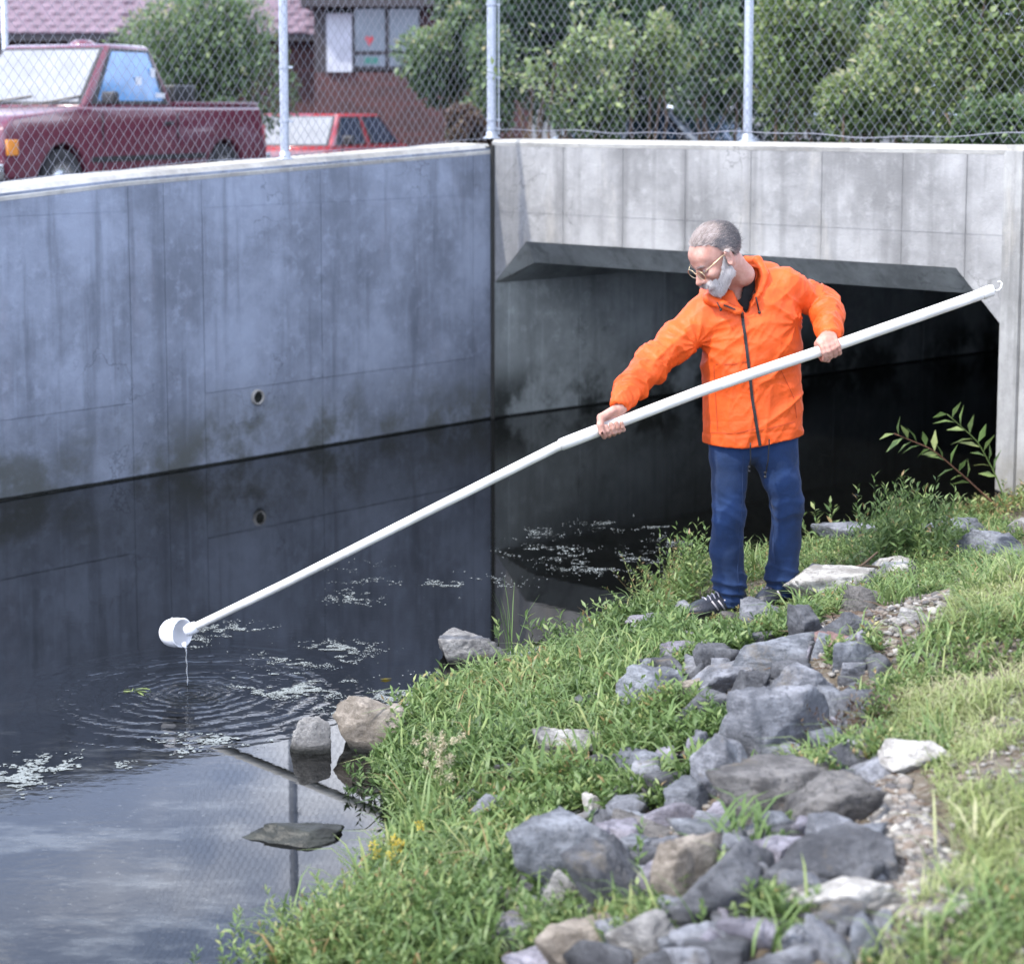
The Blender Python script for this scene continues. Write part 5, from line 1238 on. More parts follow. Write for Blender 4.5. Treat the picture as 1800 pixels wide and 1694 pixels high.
# ------------------------------------------------------------------ things floating on the water
rng = np.random.default_rng(81)
M['scum'] = simple('pale_floating_weed', (.19, .21, .205), .5, var=.5, scale=25)
def patch(label, blobs, n, smin=.0008, smax=.0055, mat='scum'):
    P = []
    for (px, py, w_, h_, f) in blobs:
        m_ = int(n * f * 7); q = np.stack([px + rng.normal(0, w_ / 2.6, m_), py + rng.normal(0, h_ / 2.3, m_)], 1)
        d = np.array([atz(a, b, 0.0) for a, b in q]); P.append(d)
    P = np.vstack(P); P = P[(fbm(P * np.array([1, 1.6, 1]), 6, int(P[0][0] * 100) % 97, 3) > .0) & (fbm(P * np.array([1, 1.5, 1]), 24, 5, 2) > .0)]; P = P[shore(P[:, :2]) < .02]; m_ = len(P)
    s = rng.uniform(0, 1, m_) ** 2 * (smax - smin) + smin; a = np.linspace(0, 2 * math.pi, 7)[:-1][None] + rng.uniform(0, 6, m_)[:, None]
    r_ = s[:, None] * rng.uniform(.4, 1.2, (m_, 6)); zt = rng.uniform(.0012, .003, m_)
    X, Y = P[:, :1] + r_ * np.cos(a) * 1.25, P[:, 1:2] + r_ * np.sin(a)
    top = np.stack([X, Y, np.repeat(zt[:, None], 6, 1)], -1); ctr = np.stack([P[:, 0], P[:, 1], zt * 1.7], -1)[:, None]; V = np.concatenate([top, ctr], 1).reshape(-1, 3)
    i = np.arange(m_)[:, None] * 7; F = np.concatenate([np.concatenate([i + k_, i + (k_ + 1) % 6, i + 6], 1) for k_ in range(6)])
    o = obj('floating_weed', V, F, M[mat], origin=(P[:, 0].mean(), P[:, 1].mean(), 0.0)); tag(o, label, 'floating weed', kind='stuff')
patch('band of pale floating weed right of the rings below the dipper', [(450, 1192, 70, 16, .3), (540, 1206, 130, 26, .5), (480, 1215, 120, 14, .2)], 1500)
patch('patch of pale floating weed above the band near the rings', [(590, 1140, 90, 14, .4), (545, 1158, 110, 18, .6)], 800)
patch('small patch of floating weed beside the dipper', [(425, 1108, 70, 16, .6), (370, 1106, 50, 12, .2), (350, 1130, 20, 20, .2)], 340)
patch('thin floating weed in the middle of the creek', [(800, 1028, 130, 20, .6), (640, 1010, 90, 26, .2), (620, 1050, 60, 14, .2)], 620)
patch('floating weed spread in front of the culvert mouth', [(960, 970, 90, 12, .3), (1040, 990, 100, 20, .35), (1100, 990, 120, 30, .25), (930, 938, 80, 10, .1)], 900)
patch('dim floating weed beside the left leg of the man', [(1130, 922, 130, 12, .7), (1180, 955, 60, 30, .3)], 420)
patch('green and white floating weed between the lone boulder and the bank', [(930, 1150, 110, 26, .5), (990, 1150, 100, 24, .3), (860, 1190, 150, 14, .2)], 1300)
patch('pale scum collected along the shore above the tan boulder', [(700, 1225, 120, 16, .6), (640, 1245, 90, 14, .4)], 800)
patch('edge of pale scum drifting across the near left water', [(120, 1345, 160, 22, .3), (40, 1370, 80, 30, .3), (260, 1320, 120, 16, .2), (380, 1300, 120, 14, .2)], 500, .002, .010)
for lab, px, py, s in (('small yellow leaf floating in front of the scum band', 668, 1193, .035), ('tiny pale leaf floating in the dark culvert water', 1498, 870, .03), ('thin pale stick floating in the dark culvert water', 1445, 800, .05)):
    c = atz(px, py, .004); V, F, T = leaves(c[None], np.array([[1.0, .15, 0]]), np.array([s * 1.4]), np.array([s * (.28 if s < .05 else .06)]), np.array([.8]), fold=.05, droop=0)
    tag(obj('floating_leaf', V, F, M['yellow'] if px < 700 else M['scum'], tint=T, origin=tuple(c)), lab, 'leaf')
rng = np.random.default_rng(5); c = atz(240, 1212, .003); q = c + np.concatenate([rng.normal(0, .02, (14, 2)), np.zeros((14, 1))], 1)
V, F, T = leaves(q, rng.normal(0, 1, (14, 3)) * np.array([1.6, .5, .15]), rng.uniform(.05, .09, 14), np.full(14, .003), np.full(14, .8)); tag(obj('floating_sprig', V, F, M['weed'], tint=T, origin=tuple(c)), 'green sprig floating left of the rings', 'plant')
# ------------------------------------------------------------------ signed-distance modelling for the figure
class Field:
    def __init__(s, lo, hi, h):
        s.lo = np.array(lo, float); s.h = h; s.n = np.ceil((np.array(hi) - s.lo) / h).astype(int) + 1
        s.F = np.full(s.n, 9.0, np.float32); s.ax = [s.lo[i] + h * np.arange(s.n[i]) for i in range(3)]
    def sl(s, lo, hi):
        a = np.clip(np.floor((np.array(lo) - s.lo) / s.h).astype(int), 0, s.n); b = np.clip(np.ceil((np.array(hi) - s.lo) / s.h).astype(int) + 1, 0, s.n)
        S = tuple(slice(a[i], b[i]) for i in range(3)); X = s.ax[0][S[0]][:, None, None]; Y = s.ax[1][S[1]][None, :, None]; Z = s.ax[2][S[2]][None, None, :]
        return S, X, Y, Z
    def put(s, S, d, k, cut=False):
        A = s.F[S]
        if A.size == 0: return
        if cut: d = -d; hh = np.clip(.5 - .5 * (d - A) / k, 0, 1); s.F[S] = A * hh + d * (1 - hh) + k * hh * (1 - hh)
        else: hh = np.clip(.5 + .5 * (d - A) / k, 0, 1); s.F[S] = d * (1 - hh) + A * hh - k * hh * (1 - hh)
    def cap(s, a, b, ra, rb, k=.01, cut=False, sq=None):
        a = np.asarray(a, float); b = np.asarray(b, float); m = max(ra, rb) + k + 3 * s.h + .01
        S, X, Y, Z = s.sl(np.minimum(a, b) - m, np.maximum(a, b) + m); ab = b - a; L = ab @ ab + 1e-9
        t = np.clip(((X - a[0]) * ab[0] + (Y - a[1]) * ab[1] + (Z - a[2]) * ab[2]) / L, 0, 1)
        d = np.sqrt((X - a[0] - t * ab[0]) ** 2 + (Y - a[1] - t * ab[1]) ** 2 + (Z - a[2] - t * ab[2]) ** 2) - (ra + (rb - ra) * t)
        s.put(S, d, k, cut)
    def chain(s, pts, rr, k=.01, cut=False):
        for i in range(len(pts) - 1): s.cap(pts[i], pts[i + 1], rr[i], rr[i + 1], k, cut)
    def ell(s, c, ax, r, k=.01, cut=False):
        c = np.asarray(c, float); r = np.asarray(r, float); m = r.max() + k + 3 * s.h + .01; S, X, Y, Z = s.sl(c - m, c + m)
        q = 0; q2 = 0
        for i in range(3):
            v = ((X - c[0]) * ax[i][0] + (Y - c[1]) * ax[i][1] + (Z - c[2]) * ax[i][2]); q = q + (v / r[i]) ** 2; q2 = q2 + (v / r[i] ** 2) ** 2
        q = np.sqrt(q); d = q * (q - 1) / (np.sqrt(q2) + 1e-6); s.put(S, d, k, cut)
    def custom(s, lo, hi, fn, k=.01, cut=False):
        S, X, Y, Z = s.sl(lo, hi); s.put(S, np.broadcast_to(fn(X, Y, Z), s.F[S].shape), k, cut)
    def nets(s):
        F = s.F; sg = F < 0; nx, ny, nz = s.n
        c = np.zeros((nx - 1, ny - 1, nz - 1), np.int8)
        for i in (0, 1):
            for j in (0, 1):
                for k in (0, 1): c += sg[i:nx - 1 + i, j:ny - 1 + j, k:nz - 1 + k]
        act = np.argwhere((c > 0) & (c < 8)); idx = -np.ones(c.shape, np.int32); idx[tuple(act.T)] = np.arange(len(act))
        P = np.zeros((len(act), 3)); W = np.zeros(len(act)); i, j, k = act.T
        cor = {}
        for o in [(a, b, d) for a in (0, 1) for b in (0, 1) for d in (0, 1)]: cor[o] = F[i + o[0], j + o[1], k + o[2]]
        for o in cor:
            for axn in range(3):
                if o[axn]: continue
                o2 = tuple(v + (1 if q == axn else 0) for q, v in enumerate(o)); a, b = cor[o], cor[o2]; m = (a < 0) != (b < 0)
                t = np.where(m, a / (a - b + 1e-12), 0); p = np.array(o, float)[None] + np.zeros((len(act), 3)); p[:, axn] += t; P += p * m[:, None]; W += m
        V = s.lo + (act + P / W[:, None]) * s.h; Q = []
        for axn in range(3):
            u, v = (axn + 1) % 3, (axn + 2) % 3; A = [slice(None)] * 3; B = [slice(None)] * 3; A[axn] = slice(0, -1); B[axn] = slice(1, None)
            e = np.argwhere(sg[tuple(A)] != sg[tuple(B)]); e = e[(e[:, u] > 0) & (e[:, v] > 0) & (e[:, u] < s.n[u] - 1) & (e[:, v] < s.n[v] - 1)]
            du = np.zeros(3, int); du[u] = 1; dv = np.zeros(3, int); dv[v] = 1
            q = np.stack([idx[tuple((e - du - dv).T)], idx[tuple((e - dv).T)], idx[tuple(e.T)], idx[tuple((e - du).T)]], 1)
            ins = sg[tuple(e.T)]; q = np.where(ins[:, None], q, q[:, ::-1]); Q.append(q)
        F_ = np.vstack(Q); return V, F_[(F_ >= 0).all(1)]
def vnormals(V, F):
    n = np.zeros_like(V); a = np.cross(V[F[:, 2]] - V[F[:, 0]], V[F[:, 3]] - V[F[:, 1]])
    for k in range(4): np.add.at(n, F[:, k], a)
    return unit(n)
def relax(V, F, it=1, lam=.5):
    for _ in range(it):
        S = np.zeros_like(V); c = np.zeros(len(V))
        for k in range(4): np.add.at(S, F[:, k], V[F[:, (k + 1) % 4]] + V[F[:, (k + 3) % 4]]); np.add.at(c, F[:, k], 2)
        V = V + lam * (S / np.maximum(c, 1)[:, None] - V)
    return V
rng = np.random.default_rng(101)
Y0 = float(hit(1262, 1080)[1])
def PM(px, py, dy=0.0): return atY(px, py, Y0 + dy)
S_ = 1.0 / (FPX / Y0)   # metres per view unit at the man
feet = PM(1320, 1075); feet[2] = float(tz(feet[0], feet[1]))
man = thing('person', 'grey-bearded man in orange hooded jacket and blue jeans holding the long white pole', 'person', feet)

# pole
def polept(px):
    xs = [318, 340, 500, 700, 985, 1050, 1235, 1453, 1745]; ys = [1113, 1103, 1026, 925, 782, 757, 686, 613, 510]
    y = float(np.interp(px, xs, ys)); D = Y0 + np.interp(px, [318, 1075, 1325, 1455, 1745], [-.58, -.36, -.285, -.25, -.165]); return atY(px, y, D)
pole = thing('pole', 'long white telescopic sampling pole held by the man over the water', 'pole', polept(1235))
a_ = [polept(x) for x in np.linspace(1046, 1738, 24)]
# smooth bend
obj('outer_tube', *tube(a_, .0240, 20), simple('white_pole', (.62, .61, .58), .42, var=.22, scale=9), pole, smooth=True); M['pole'] = bpy.data.materials['white_pole']
b_ = [polept(x) for x in np.linspace(334, 1000, 30)]; obj('inner_tube', *tube(b_, np.linspace(.0172, .0212, 30), 20), M['pole'], pole, smooth=True)
cpts = [polept(x) for x in (984, 986, 1000, 1046, 1050, 1052)]; obj('collar', *tube(cpts, [.0225, .0260, .0268, .0268, .0262, .0240], 20), M['pole'], pole, smooth=True)
cpts = [polept(x) for x in (1726, 1727, 1744, 1746)]; obj('end_cap', *tube(cpts, [.0242, .0262, .0262, .023], 20), M['pole'], pole, smooth=True)
e = polept(1745); hk = [atY(x, y, e[1]) for x, y in ((1744, 509), (1750, 511), (1756, 510), (1760, 505), (1761, 498), (1758, 495), (1754, 496))]
obj('hook', *tube(hk, .0045, 8), M['pole'], pole, smooth=True)
# dipper cup
dY = polept(330)[1]
cc = atY(318, 1112, dY); ca = np.array([.70, -.30, .02]); ca = ca / np.linalg.norm(ca)
dip = thing('dipper', 'white plastic dipper cup on the far end of the pole pouring water', 'dipper', cc)
V, F = lathe([(.001, -.100), (.022, -.097), (.040, -.087), (.053, -.069), (.060, -.046), (.062, -.022), (.060, -.004), (.0595, .004), (.062, .008), (.058, .011), (.054, .006), (.055, -.02), (.050, -.055), (.036, -.078), (.001, -.088)], cc, np.array([.76, -.50, .10]), 36)
cup_m, nt_, out_ = mat_new('milky_plastic'); g_ = N(nt_); bb = g_.bsdf(out_, (.86, .87, .90), .3, 0, None, .5); bb.inputs['Transmission Weight'].default_value = .12; bb.inputs['Subsurface Weight'].default_value = .3; bb.inputs['Subsurface Radius'].default_value = (.02, .02, .02)
M['cup'] = cup_m
obj('cup', V, F, M['cup'], dip, smooth=True)
for (x0, y0, x1, y1, ra, rb) in ((307, 1096, 302, 1086, .012, .004), (322, 1130, 327, 1139, .012, .005)):
    obj('spout', *tube([atY(x0, y0, dY - .02), atY(x1, y1, dY - .03)], [ra, rb], 10), M['cup'], dip, smooth=True)
obj('socket', *tube([atY(326, 1110, dY), atY(334, 1106, dY), atY(345, 1101, dY)], [.022, .027, .024], 16), M['cup'], dip, smooth=True)
dm, nt_, out_ = mat_new('clear_water'); g_ = N(nt_); bb = g_.bsdf(out_, (.9, .95, 1), .02, 0, None, .5); bb.inputs['Transmission Weight'].default_value = .8; bb.inputs['IOR'].default_value = 1.33
dt = atY(327, 1139, dY - .03); db = np.array([dt[0] + .004, dt[1], .0])
zs_ = np.linspace(0, 1, 14); st_ = dt + (db - dt) * zs_[:, None]; st_[:, 0] += .0015 * np.sin(zs_ * 17)
tag(obj('water_drip', *tube(st_, .0028 + .0012 * np.sin(zs_ * 23), 8), dm, smooth=True, origin=tuple(dt)), 'thin thread of water falling from the dipper into the rings', 'water')

# ------------------------------------------------------------------ body
def skinmat():
    m, nt, out = mat_new('skin'); g = N(nt); p = g.pos()
    c = g.mix(g.step(g.noise(p, 22, 4), .35, .7), (.40, .205, .155), (.50, .29, .235)); c = g.mix(g.math('MULTIPLY', g.step(g.noise(p, 60, 3, seed=3), .52, .7), .35), c, (.42, .16, .135))
    b = g.bsdf(out, c, .5, 0, g.bump(g.noise(p, 260, 3), .0012), .4); b.inputs['Subsurface Weight'].default_value = .15; b.inputs['Subsurface Radius'].default_value = (.01, .004, .002); return m
M['skin'] = skinmat()
KH = 1.13
hf_ = unit(np.array([-.74, -.32, -.60])); z_ = np.array([0, 0, 1.0]); hu = unit(z_ - hf_ * (z_ @ hf_)); hl = np.cross(hu, hf_)
roll = math.radians(0); Hc = PM(1260, 449, -.11)
def HL(f, l, u): return Hc + (hf_ * f + hl * l + hu * u) * KH
HA = (hf_, hl, hu)
B = Field(feet + np.array([-.75, -.42, -.02]), feet + np.array([.50, .40, 1.80]), .0042)
def hell(c, r, k=.012, cut=False, ax=HA): B.ell(HL(*c), ax, np.array(r) * KH, k, cut)
def hcap(a, b, ra, rb, k=.010, cut=False): B.cap(HL(*a), HL(*b), ra * KH, rb * KH, k * KH, cut)
# torso and limbs under the clothes
neck0 = PM(1289, 512, .02); chest = PM(1315, 585, .04); belly = PM(1324, 690, .02); pelv = PM(1328, 775, .02)
B.chain([neck0, chest, belly, pelv], [.05, .09, .09, .075], .04)
shR = PM(1240, 556, .0); shL = PM(1383, 508, .05); B.cap(shR, shL, .045, .045, .05)
elR = PM(1146, 640, -.13); wrR = PM(1097, 703, -.325); elL = PM(1450, 532, .13); wrL = PM(1456, 584, -.19)
B.chain([shR, elR, wrR], [.045, .036, .024], .02); B.chain([shL, elL, wrL], [.045, .036, .024], .02)
hipR = PM(1287, 790, .02); hipL = PM(1362, 790, .04); knR = PM(1281, 905, -.03); knL = PM(1382, 885, .02); anR = PM(1283, 1046, 0); anL = PM(1370, 1036, .10)
B.chain([hipR, knR, anR], [.055, .045, .034], .03); B.chain([hipL, knL, anL], [.055, .045, .034], .03)
# head
hell((-.012, 0, .038), (.100, .077, .086)); hell((.030, 0, -.012), (.066, .065, .088), .02); hell((.045, 0, -.072), (.050, .048, .042), .02)
hcap((.074, -.010, -.106), (.074, .010, -.106), .020, .020, .015)
hcap((.020, .050, -.060), (.066, .020, -.100), .017, .016, .015); hcap((.020, -.050, -.060), (.066, -.020, -.100), .017, .016, .015)
hell((.066, 0, .040), (.030, .060, .040), .02)
hcap((.082, -.040, .022), (.091, -.010, .019), .009, .009, .012); hcap((.082, .040, .022), (.091, .010, .019), .009, .009, .012)
hell((.070, .043, -.024), (.022, .022, .020), .015); hell((.070, -.043, -.024), (.022, .022, .020), .015)
for s in (-1, 1): hell((.096, s * .033, -.001), (.017, .019, .013), .010, True)
hcap((.090, 0, .012), (.118, 0, -.034), .0085, .0125, .009); hell((.121, 0, -.037), (.013, .013, .011), .006)
for s in (-1, 1): hell((.106, s * .0135, -.041), (.011, .0085, .009), .005)
hell((.090, 0, -.060), (.022, .032, .018), .012)
hcap((.104, -.020, -.066), (.104, .020, -.066), .0055, .0055, .004); hcap((.101, -.017, -.077), (.101, .017, -.077), .0065, .0065, .004)
for s in (-1, 1):
    hcap((.086, s * .022, .004), (.084, s * .045, .002), .0065, .006, .004)       # upper lids
    ea = unit(hf_ * .93 + hl * s * .35); eb = unit(np.cross(hu, ea)); 
    hell((-.006, s * .083, -.008), (.024, .009, .037), .004, False, (ea, unit(np.cross(hu, ea)), hu)); hell((.004, s * .091, -.004), (.012, .008, .022), .003, True)
hcap((-.026, 0, -.065), (-.046, 0, -.13), .050, .046, .02)
B.cap(HL(-.03, 0, -.06), neck0, .050 * KH, .054, .02)
# hands
MMr, MMl = polept(1074), polept(1457)
def handpose(c, a, tdir, fing, thumb, wrist, rp):
    q = np.cross(a, tdir); q = q if q[1] < 0 else -q
    def W(off, th, r): th = math.radians(th); return c + a * off + (tdir * math.cos(th) + q * math.sin(th)) * r
    mc = []
    for off, ths, ln in fing:
        pts = [W(off, t, rp + .0125 + (.002 if i == 0 else 0)) for i, t in enumerate(ths)]
        B.chain(pts, np.linspace(.0118, .0090, len(pts)) * ln, .003)
        for i in (1, 2): B.ell(pts[min(i * 2 + 1, len(pts) - 1)], np.eye(3), [.0122 * ln] * 3, .003)
        mc.append(pts[0])
        B.cap(pts[0], wrist * .72 + pts[0] * .28, .0125, .018, .012)
    B.cap(sum(mc) / 4, wrist, .031, .029, .02)
    pts = [W(o, t, rp + .015 + e_) for o, t, e_ in thumb]
    B.chain([wrist * .6 + pts[0] * .4] + pts, np.linspace(.019, .0105, len(pts) + 1), .006)
ap = unit(polept(1040) - polept(1110)); up_ = unit(z_ - ap * (z_ @ ap))
al = list(np.linspace(-65, -288, 8))
handpose(MMr, ap, up_, [(.024, al, 1.0), (.0015, [t - 4 for t in al], 1.05), (-.0205, [t + 2 for t in al], 1.0), (-.041, [t + 12 for t in al], .9)],
         [(.030, 15, .012), (.046, 55, .004), (.050, 100, .002), (.046, 140, 0)], PM(1094, 712, -.335), .0248)
ap = unit(polept(1420) - polept(1490)); up_ = unit(z_ - ap * (z_ @ ap))
al = list(np.linspace(5, 215, 8))
handpose(MMl, ap, up_, [(.034, al, 1.05), (.0115, [t + 2 for t in al], 1.08), (-.0115, [t - 2 for t in al], 1.02), (-.033, [t - 10 for t in al], .9)],
         [(.030, -60, .006), (.036, -110, .006), (.034, -150, .006), (.018, -178, .010)], PM(1457, 590, -.21), .0252)
V, F = B.nets(); V = relax(V, F, 1, .45)
body = obj('body', V, F, M['skin'], man, smooth=True); BV, BF = V, F
loc = (V - Hc) / KH; lf_, ll_, lu_ = loc @ hf_, loc @ hl, loc @ hu; BN = vnormals(V, F)
del B

# eyes, glasses
M['eye'] = simple('eye_white', (.55, .52, .50), .2, var=.02); M['iris'] = simple('iris', (.04, .03, .025), .15); M['gold'] = simple('gold_wire', (.55, .45, .28), .3, .8)
for s in (-1, 1):
    V, F = lathe([(.0001, -.011), (.008, -.008), (.011, 0), (.008, .008), (.0001, .011)], HL(.083, s * .033, -.001), hf_ * .8 - hu * .6, 16); ey = obj('eye', V, F, M['eye'], man, smooth=True)
    V, F = lathe([(.0055, .0098), (.003, .0112), (.0001, .0115)], HL(.083, s * .033, -.001), hf_ * .8 - hu * .6, 12); obj('iris', V, F, M['iris'], ey, smooth=True)
gl = bpy.data.objects.new('glasses', None); link(gl, man); gl['_o'] = man['_o']
gm, nt_, out_ = mat_new('lens_glass'); g_ = N(nt_)
tr = nt_.nodes.new('ShaderNodeBsdfTransparent'); tr.inputs[0].default_value = (.80, .80, .78, 1); gs = nt_.nodes.new('ShaderNodeBsdfGlossy'); gs.inputs['Roughness'].default_value = .03; mx_ = nt_.nodes.new('ShaderNodeMixShader'); mx_.inputs[0].default_value = .10
nt_.links.new(tr.outputs[0], mx_.inputs[1]); nt_.links.new(gs.outputs[0], mx_.inputs[2]); nt_.links.new(mx_.outputs[0], out_.inputs['Surface']); M['lens'] = gm
for s in (-1, 1):
    R_l = [HL(.112 - .10 * abs(math.cos(a) * .024 * s + s * .035 - s * .0) ** 1.0 * .3, s * .035 + math.cos(a) * .025, -.006 + math.sin(a) * .020) for a in np.linspace(0, 2 * math.pi, 25)]
    obj('rim', *tube(R_l, .0018, 6, cap=False), M['gold'], gl, smooth=True)
    V, F = np.array(R_l[:-1] + [sum(R_l[:-1]) / 24]), [[i, (i + 1) % 24, 24] for i in range(24)]; obj('lens', V, F, M['lens'], gl)
    obj('temple', *tube([HL(.106, s * .061, .004), HL(.09, s * .070, .010), HL(.02, s * .084, .018), HL(-.012, s * .088, .014)], .0018, 6), M['gold'], gl, smooth=True)
obj('bridge', *tube([HL(.112, -.012, 0), HL(.117, 0, .004), HL(.112, .012, 0)], .0016, 6), M['gold'], gl, smooth=True)

# hair and beard: shells over the head plus lying strands
def hairmat(name, stops):
    m, nt, out = mat_new(name); g = N(nt); at = nt.nodes.new('ShaderNodeAttribute'); at.attribute_name = 'tint'
    c = g.ramp(at.outputs['Fac'], stops); p = g.pos(); nz = g.noise(p, 330, 4, .7, stretch=(1, .5, .35)); c = g.mix(g.step(nz, .38, .62), tuple(a * 1.0 for a in stops[0][1]), c) if name == 'none' else g.mix(g.math('MULTIPLY', g.step(nz, .45, .68), .22), c, tuple(min(1, a * 1.5) for a in stops[2][1])); g.bsdf(out, c, .6, 0, g.bump(nz, .004), .3); return m
M['hair'] = hairmat('grey_hair', [(0, (.04, .038, .042)), (.3, (.10, .095, .10)), (.6, (.30, .24, .215)), (1, (.56, .50, .48))])
M['beard'] = hairmat('white_beard', [(0, (.22, .16, .14)), (.3, (.34, .28, .26)), (.55, (.42, .375, .36)), (1, (.68, .64, .62))])
dd_ = unit(np.stack([lf_ + .012, ll_, lu_ - .030], 1)); df_, dl_, du_ = dd_.T
cn_ = fbm(V * 0 + 0 if False else BV, 30, 5, 2)
near = (np.abs(lf_) < .14) & (np.abs(ll_) < .088) & (lu_ > -.16) & (lu_ < .14)
earz = (np.abs(ll_) > .072) & (lf_ > -.03) & (lf_ < .022) & (lu_ < .026) & (lu_ > -.05)
hairm = near & (du_ > 1.08 * df_ - .22 + .07 * cn_ + .55 * np.clip(df_ - .12, 0, 1) * np.clip(np.abs(dl_) - .22, 0, 1) * 2.2) & (du_ > -.62) & ~((np.abs(ll_) > .070) & (lf_ > -.025) & (lf_ < .03) & (lu_ < .022))
def shell(mask, off, name, mat, tint):
    fm = mask[BF].all(1); f = BF[fm]; u_ = np.unique(f); r_ = np.zeros(len(BV), int); r_[u_] = np.arange(len(u_))
    return obj(name, BV[u_] + BN[u_] * off[u_][:, None], r_[f], mat, man, smooth=True, tint=tint[u_])
top_ = np.clip((du_ - .45) / .35, 0, 1) * np.clip((df_ + .55) / .5, 0, 1)
sidew = np.clip(1 - np.abs(lf_ - .0) / .035, 0, 1) * np.clip(1 - np.abs(lu_ - .02) / .035, 0, 1)
httint = np.clip(.22 + .48 * top_ + .75 * sidew + .10 * cn_ + .25 * np.clip((-.2 - du_) / .3, 0, 1), 0, 1)
hmar = np.clip((du_ - (1.08 * df_ - .22 + .07 * cn_ + .55 * np.clip(df_ - .12, 0, 1) * np.clip(np.abs(dl_) - .22, 0, 1) * 2.2)) / .22, 0, 1)
httint = np.clip(httint + .25 * (1 - hmar) * (df_ > 0), 0, 1)
shell(hairm, -.0006 + (.004 + .004 * (1 - top_) + .0015 * cn_) * hmar, 'hair', M['hair'], httint)
bmask = near & ~earz & (lu_ > -.150) & (((lu_ < -.040 + .75 * (.085 - lf_) ) & (lf_ > -.004) & (lu_ < .018) & (lf_ < .085) & (lu_ > -.135 + 0 * lf_) & ((np.abs(ll_) > .030) | (lu_ < -.080)) & (lf_ + .9 * (lu_ + .06) < .07 + .02 * (lu_ < -.085))) |
        ((lf_ > .050) & (lu_ < -.084)) | ((lf_ > .086) & (lu_ < -.047) & (lu_ > -.068) & (np.abs(ll_) < .038)) | ((lf_ > .060) & (np.abs(np.abs(ll_) - .034) < .011) & (lu_ < -.050)))
bmask &= ~((lf_ > .09) & (np.abs(ll_) < .019) & (lu_ < -.0665) & (lu_ > -.083)) & (lu_ > -.155) & ~((lf_ < .03) & (lu_ < -.085))
btint = np.clip(.80 + .22 * cn_ - .25 * np.clip((lf_ - .095) / .02, 0, 1) * (np.abs(ll_) < .02), 0, 1)
shell(bmask, .0008 + .0012 * cn_ + .003 * np.clip((-.09 - lu_) / .04, 0, 1), 'beard', M['beard'], btint)
def strands(mask, n, L, dirv, lift, name, mat, tint, wd=.0008):
    ids = np.flatnonzero(mask); ids = ids[rng.integers(0, len(ids), n)]; nn = BN[ids]; D = dirv[ids] if dirv.ndim == 2 else np.repeat(dirv[None], n, 0)
    D = D + rng.normal(0, .25, D.shape); D = unit(D - nn * np.sum(D * nn, 1)[:, None] * .9)
    p0 = BV[ids] + nn * .003 + rng.normal(0, .0015, (n, 3)); L = (L * rng.uniform(.5, 1.2, n))[:, None]; s = unit(np.cross(D, nn)) * wd
    p1 = p0 + D * L * .5 + nn * lift; p2 = p0 + D * L + nn * lift * .8
    V = np.stack([p0 + s, p0 - s, p1 + s, p1 - s, p2], 1).reshape(-1, 3); i = np.arange(n)[:, None] * 5
    F = np.concatenate([np.concatenate([i, i + 1, i + 3], 1), np.concatenate([i, i + 3, i + 2], 1), np.concatenate([i + 2, i + 3, i + 4], 1)])
    return obj(name, V, F, mat, man, tint=np.repeat(np.clip(tint[ids] + rng.normal(0, .12, n), 0, 1), 5), kind='stuff')
comb = unit(-hf_[None] * .8 + hl[None] * np.sign(ll_)[:, None] * .25 - hu[None] * np.clip(.6 - du_, 0, 1)[:, None] * .9)
strands(hairm, 9000, .030, comb, .0025, 'hair_strands', M['hair'], httint)
strands(bmask, 8000, .015, -hu * .8 + hf_ * .35, .0045, 'beard_strands', M['beard'], btint)
brow = near & (lf_ > .078) & (lu_ > .017) & (lu_ < .028) & (np.abs(ll_) > .010) & (np.abs(ll_) < .048)
strands(brow, 130, .009, hl * .8 - hu * .2, .0015, 'eyebrows', M['beard'], btint - .3)

# ------------------------------------------------------------------ clothes
def cloth(name, col, rough=.55, weave=900, fold=.0):
    m, nt, out = mat_new(name); g = N(nt); p = g.pos()
    c = g.mix(g.step(g.noise(p, 6, 5, .65), .3, .7), tuple(a * .76 for a in col), tuple(min(1, a * 1.08) for a in col))
    w1 = g.noise(p, 38, 4, .6); b = g.bump(w1, .0035, .7, g.bump(g.noise(p, weave, 2), .0005, .5))
    bb = g.bsdf(out, c, rough, 0, b, .25); return m
M['orange'] = cloth('orange_nylon', (.70, .098, .017), .48); M['black_knit'] = cloth('black_shirt', (.012, .013, .014), .8); M['zip'] = simple('black_zip', (.01, .01, .011), .5)
def denim():
    m, nt, out = mat_new('blue_denim'); g = N(nt); p = g.pos()
    c = g.mix(g.step(g.noise(p, 4.5, 5, .6), .35, .7), (.005, .014, .045), (.012, .035, .115)); c = g.mix(g.math('MULTIPLY', g.noise(p, 420, 3, .8), .45), c, (.02, .045, .105))
    bb = g.bsdf(out, c, .85, 0, g.bump(g.noise(p, 30, 4), .005, .7, g.bump(g.noise(p, 700, 2), .0006)), .25); bb.inputs['Sheen Weight'].default_value = .06; return m
M['denim'] = denim()
J = Field(feet + np.array([-.78, -.40, .55]), feet + np.array([.55, .45, 1.70]), .0050)
rows = [(505, 1313, 66, .100), (530, 1312, 88, .125), (560, 1316, 91, .140), (610, 1320, 88, .148), (660, 1323, 85, .148), (720, 1323, 87, .150), (785, 1324, 87, .155), (830, 1324, 88, .155)]
rz = np.array([PM(c, py, .03)[2] for py, c, h_, d_ in rows])[::-1]; rx = np.array([PM(c, py, .03)[0] for py, c, h_, d_ in rows])[::-1]
ra = np.array([h_ * S_ for py, c, h_, d_ in rows])[::-1]; rb = np.array([d_ for *_, d_ in rows])[::-1]; yc = Y0 + .03
